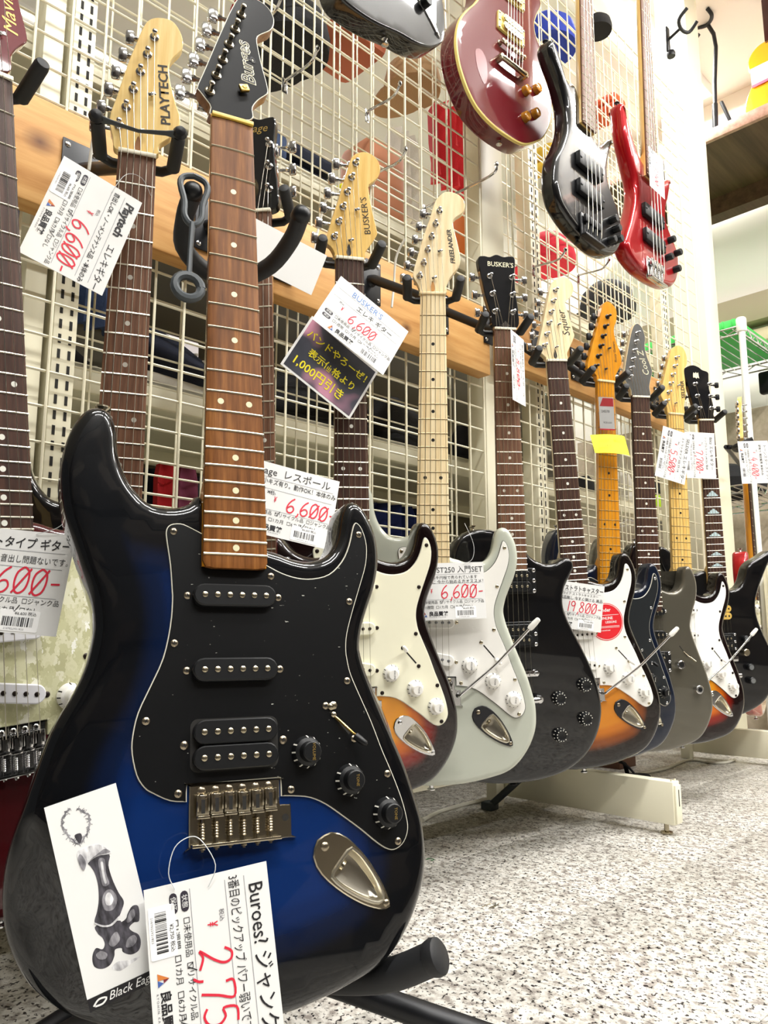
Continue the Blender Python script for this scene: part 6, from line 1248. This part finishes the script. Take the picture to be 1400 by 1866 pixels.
b = B(); b.tube(cr([ep(1262, 50), ep(1248, 62), ep(1238, 68), ep(1248, 80, 1.94), ep(1262, 78, 1.90), ep(1274, 62, 1.88)], 4, False), 0.008, 10); mk('lower_yoke', b, M_foam, t)
b = B(); b.tube([ep(1315, 186), ep(1330, 218), (0.03, -0.06, 0.0)], 0.0075, 10); mk('support_arm', b, M_foam, t); b = B(); b.tube([(0.0, 0.0, 0.008), (0.15, 0.10, 0.008)], 0.008, 8); b.tube([(0.0, 0.0, 0.008), (0.15, -0.12, 0.008)], 0.008, 8); mk('leg', b, M_blackmetal, t)
# small hook hanger on the end of the grid
s_, z_ = px2w(1220, 72, 0.20); t = wallthing('guitar_hanger', 'empty black hanger clipped to the top end of the grid', 'hanger', s_, 0.205, z_)
b = B(); b.box((0, 0, 0), (0.022, 0.008, 0.10), 0.003); mk('plate', b, M_blackmetal, t); b = B(); b.tube([(0, 0, 0), (0.0, -0.05, 0.02)], 0.005, 8); mk('arm', b, M_blackmetal, t); b = B(); b.lathe([(0.014, -0.01), (0.016, 0), (0.012, 0.01)], (0.005, -0.006, -0.055), seg=12); mk('clamp_knob', b, M_blackmetal, t)
b = B(); b.tube(cr([(-0.04, -0.09, 0.045), (-0.04, -0.06, 0.02), (0, -0.05, 0.012), (0.04, -0.06, 0.02), (0.04, -0.09, 0.045)], 4, False), 0.006, 10); mk('yoke', b, M_foam, t)
# small orange instrument at the edge of the shelf
qu = endpx(1412, 130, 2.05); t = wallthing('ukulele', 'small orange figure-eight instrument standing on the high shelf', 'ukulele', 2.05, qu.y, 2.4545)
M_uke = gloss('orange_gloss', 'f0a61c', 0.3); fig = [(0, 0), (0.065, 0.012), (0.105, 0.05), (0.115, 0.10), (0.10, 0.15), (0.078, 0.19), (0.078, 0.22), (0.09, 0.26), (0.085, 0.31), (0.05, 0.345), (0, 0.352)]
fo_ = cr(fig + [(-x, y) for x, y in fig[-2:0:-1]], 4); Mu = Matrix(((0, 0, -1, 0), (-1, 0, 0, 0), (0, 1, 0, 0), (0, 0, 0, 1)))
b = B(); b.prism(fo_, -0.03, 0.03, 0.004); o = mk('body', b, M_uke, t); o.matrix_local = Mu @ Matrix.Translation((0, 0.004, 0)); b = B(); b.prism([(x * 1.02, 0.176 + (y - 0.176) * 1.012) for x, y in fo_], -0.024, 0.024, 0.002); bo = mk('rim', b, M_redpaint, o)
b = B(); b.box((0, 0.50, 0.02), (0.04, 0.33, 0.02), 0.004); mk('neck', b, M_maroon, o); b = B(); b.box((-0.03, 0.215, 0.036), (0.10, 0.075, 0.002)); cc = mk('paper_band', b, M_paper, o); b = B(); b.box((-0.03, 0.172, 0.036), (0.10, 0.012, 0.002)); mk('pink_band', b, P('pink', 'e0607c', 0.6), o)
# wire rack with green tray
qp = endpx(1355, 640, 1.88); zt = endpx(1355, 592, 1.88).z
t = wallthing('wire_rack', 'chrome wire rack with a white corner pole past the end post', 'rack', 1.88, qp.y, 0)
for sx, sy in ((0, 0), (0.5, 0), (0, 0.9), (0.5, 0.9)):
    b = B(); b.tube([(sx, sy, 0), (sx, sy, zt + 0.03)], 0.0125, 12); po = mk('pole', b, P('white_pole', 'eeeeea', 0.3) if (sx, sy) == (0, 0) else M_chrome, t)
    b = B(); b.lathe([(0.017, 0), (0.019, 0.006), (0.019, 0.05), (0.016, 0.055)], (sx, sy, zt - 0.025), seg=14); mk('collar', b, M_whiteplastic, po)
for zz in (zt, zt - 0.62, zt - 1.1):
    b = B()
    for k in range(26): b.tube([(0.0, 0.9 * k / 25, zz - 0.004), (0.5, 0.9 * k / 25, zz - 0.004)], 0.0022, 6)
    dk = mk('shelf_wires', b, M_chrome, t); dk['kind'] = 'stuff'
    for p0, p1 in (((0, 0), (0, 0.9)), ((0.5, 0), (0.5, 0.9)), ((0, 0), (0.5, 0)), ((0, 0.9), (0.5, 0.9))):
        b = B(); n = 14
        for dz in (0, -0.03): b.tube([(*p0, zz + dz), (*p1, zz + dz)], 0.0035, 6)
        b.tube([(p0[0] + (p1[0] - p0[0]) * k / n, p0[1] + (p1[1] - p0[1]) * k / n, zz - (0.03 if k % 2 else 0)) for k in range(n + 1)], 0.0024, 6); mk('truss', b, M_chrome, t)
t = wallthing('plastic_tray', 'bright green plastic tray lying on top of the wire rack', 'tray', 1.905, qp.y + 0.025, zt + 0.0045)
M_green = P('green_plastic', '46c85a', 0.4)
b = B(); b.box((0.225, 0.425, 0.003), (0.45, 0.85, 0.006)); mk('base', b, M_green, t)
for c_, sz in (((0.003, 0.425, 0.02), (0.006, 0.85, 0.04)), ((0.447, 0.425, 0.02), (0.006, 0.85, 0.04)), ((0.225, 0.003, 0.02), (0.45, 0.006, 0.04)), ((0.225, 0.847, 0.02), (0.45, 0.006, 0.04))):
    b = B(); b.box(c_, sz, 0.001); mk('side', b, M_green, t)
for k in range(22):
    b = B(); b.box((-0.001, 0.015 + k * 0.039, 0.026), (0.006, 0.006, 0.03), 0.001); mk('rib', b, M_green, t)
# pale wood panel behind the rack
b = B(); b.box((2.46, 0.2, 0.70), (0.03, 2.2, 1.40)); tag(mk('wood_panel', b, grainwood('grey_wood', 'b8aa94', 'a89a84', 'c6b9a4', along='X', rough=0.6, fine=0.1)), 'pale grey wood panel behind the wire rack', 'panel').matrix_world = WM
qb = endpx(1397, 695, 2.40); b = B(); b.box((0, 0, 0), (0.04, 0.07, 0.10), 0.01); o = tag(mk('black_speaker', b, M_blackplastic), 'small black box fixed to the grey wood panel', 'speaker'); o.matrix_world = WM @ Matrix.Translation((2.42, qb.y, qb.z))
def rackitem(px, py, label, m_, sz):
    q = endpx(px, py, 2.05); o = wallthing('amplifier', label, 'amplifier', 2.05, q.y, 0)
    k = B(); k.box((0, 0, 0), sz, 0.02); c_ = mk('case', k, m_, o); c_.location = (0, 0, q.z)
    return o
zz = zt - 0.62
for yy, m_, nm in ((0.20, M_blackc, 'dark rounded bag on the middle rack shelf'), (0.60, M_blackc, 'second dark bag further along the middle rack shelf')):
    o = wallthing('gig_bag', nm, 'bag', 2.13, qp.y + yy, zz + 0.001); k = B(); k.lathe([(0.10, 0), (0.15, 0.01), (0.16, 0.06), (0.13, 0.11), (0.05, 0.135), (0, 0.137)], seg=20); mk('bag_body', k, m_, o); k = B(); k.tube(cr([(-0.06, -0.1, 0.11), (0, -0.12, 0.15), (0.06, -0.1, 0.11)], 4, False), 0.008, 8); mk('handle', k, M_blackmetal, o)
# cream drawer unit with label holders at the end
qd = endpx(1398, 1130, 1.80); t = wallthing('drawer_unit', 'cream cabinet with small white label holders past the last guitars', 'cabinet', 1.985, qd.y - 0.225, 0)
b = B(); b.box((0, 0, 0.32), (0.36, 0.46, 0.64), 0.006); bd = mk('cabinet', b, M_cream, t)
for k in range(5):
    b = B(); b.box((-0.181, 0, 0.10 + k * 0.12), (0.006, 0.43, 0.108), 0.003); dr = mk('drawer', b, M_cream, t); b = B(); b.box((-0.187, 0.17, 0.125 + k * 0.12), (0.004, 0.055, 0.024), 0.001); mk('label_holder', b, M_paper, dr)
# things on the floor
def floorpx(px, py, z=0.0):
    d = Vector(((px - 700) / FPX, 1, (933 - py) / FPX)); c_, s__ = math.cos(PITCH), math.sin(PITCH)
    r = Vector((d.x, d.y * c_ - d.z * s__, d.y * s__ + d.z * c_)); k = (z - HC) / r.z; return Vector((r.x * k, r.y * k, z))
M_cable = P('white_cable', 'd9d6c8', 0.4)
b = B(); b.tube(cr([floorpx(*p, 0.004) for p in ((1165, 1410), (1215, 1400), (1255, 1385), (1300, 1390), (1325, 1389), (1340, 1384))], 6, False), 0.004, 8); tag(mk('power_cable', b, M_cable), 'white cable snaking over the floor behind the base beam', 'cable')
b = B(); b.tube(cr([floorpx(*p, 0.004) for p in ((770, 1495), (800, 1480), (840, 1468), (880, 1458), (905, 1452), (930, 1440))], 6, False), 0.005, 8); tag(mk('power_cable', b, M_cable), 'white cable lying along the foot of the shelving row', 'cable')
p = floorpx(1155, 1425); t = thing('sandal', 'black strapped sandal lying on the floor behind the base beam', 'shoe', Matrix.Translation(p) @ Matrix.Rotation(0.5, 4, 'Z'))
b = B(); b.prism(cr([(-0.05, 0), (-0.03, 0.025), (0.03, 0.03), (0.055, 0), (0.03, -0.03), (-0.03, -0.025)], 3), 0, 0.018, 0.003); mk('sole', b, M_blackc, t); b = B(); b.tube(cr([(-0.01, -0.03, 0.012), (-0.03, -0.01, 0.045), (-0.045, 0.0, 0.055), (-0.01, 0.02, 0.045), (0.01, 0.03, 0.012)], 4, False), 0.006, 8, flat=0.5); mk('strap', b, M_blackc, t)
p = floorpx(1108, 1408); b = B(); b.box((0, 0, 0.05), (0.10, 0.10, 0.10), 0.002); o = tag(mk('wooden_block', b, P('dark_wood_block', '5c3a26', 0.6)), 'dark brown wooden block under the rail behind the base beam', 'block'); o.matrix_world = Matrix.Translation(p + Vector((0.05, 0.12, 0))) @ Matrix.Rotation(TH, 4, 'Z')
p = floorpx(893, 1652); b = B(); b.tube(cr([p + Vector((x, y, 0.001)) for x, y in ((-0.012, -0.004), (0.004, 0.012), (0.010, 0.006), (-0.002, -0.008), (0.006, -0.004), (0.014, 0.010))], 5, False), 0.0005, 5); tag(mk('wire_scrap', b, M_nickel), 'curled scrap of thin string on the open floor', 'scrap')
p = floorpx(785, 1567); b = B(); b.tube(cr([p + Vector((x, y, 0.001)) for x, y in ((-0.008, 0), (0, 0.006), (0.006, 0.0), (0.0, -0.008))], 5, False), 0.0006, 5); tag(mk('string_scrap', b, P('green_string', '2c7a3c', 0.6)), 'green scrap of string on the open floor near the blue guitar', 'scrap')

# ---------------------------------------------------------------- keep the hierarchy to thing > part > sub-part
for o in [x for x in bpy.data.objects if x.name.startswith('neck_assembly')]:
    for ch in [x for x in bpy.data.objects if x.parent is o]:
        m_ = o.matrix_basis @ ch.matrix_basis; ch.parent = o.parent; ch.matrix_basis = m_
    bpy.data.objects.remove(o)
def depth(o):
    d_ = 0
    while o.parent is not None: o = o.parent; d_ += 1
    return d_
for o in sorted(list(bpy.data.objects), key=depth):
    while depth(o) > 2:
        p_ = o.parent; m_ = p_.matrix_basis @ o.matrix_basis; o.parent = p_.parent; o.matrix_basis = m_
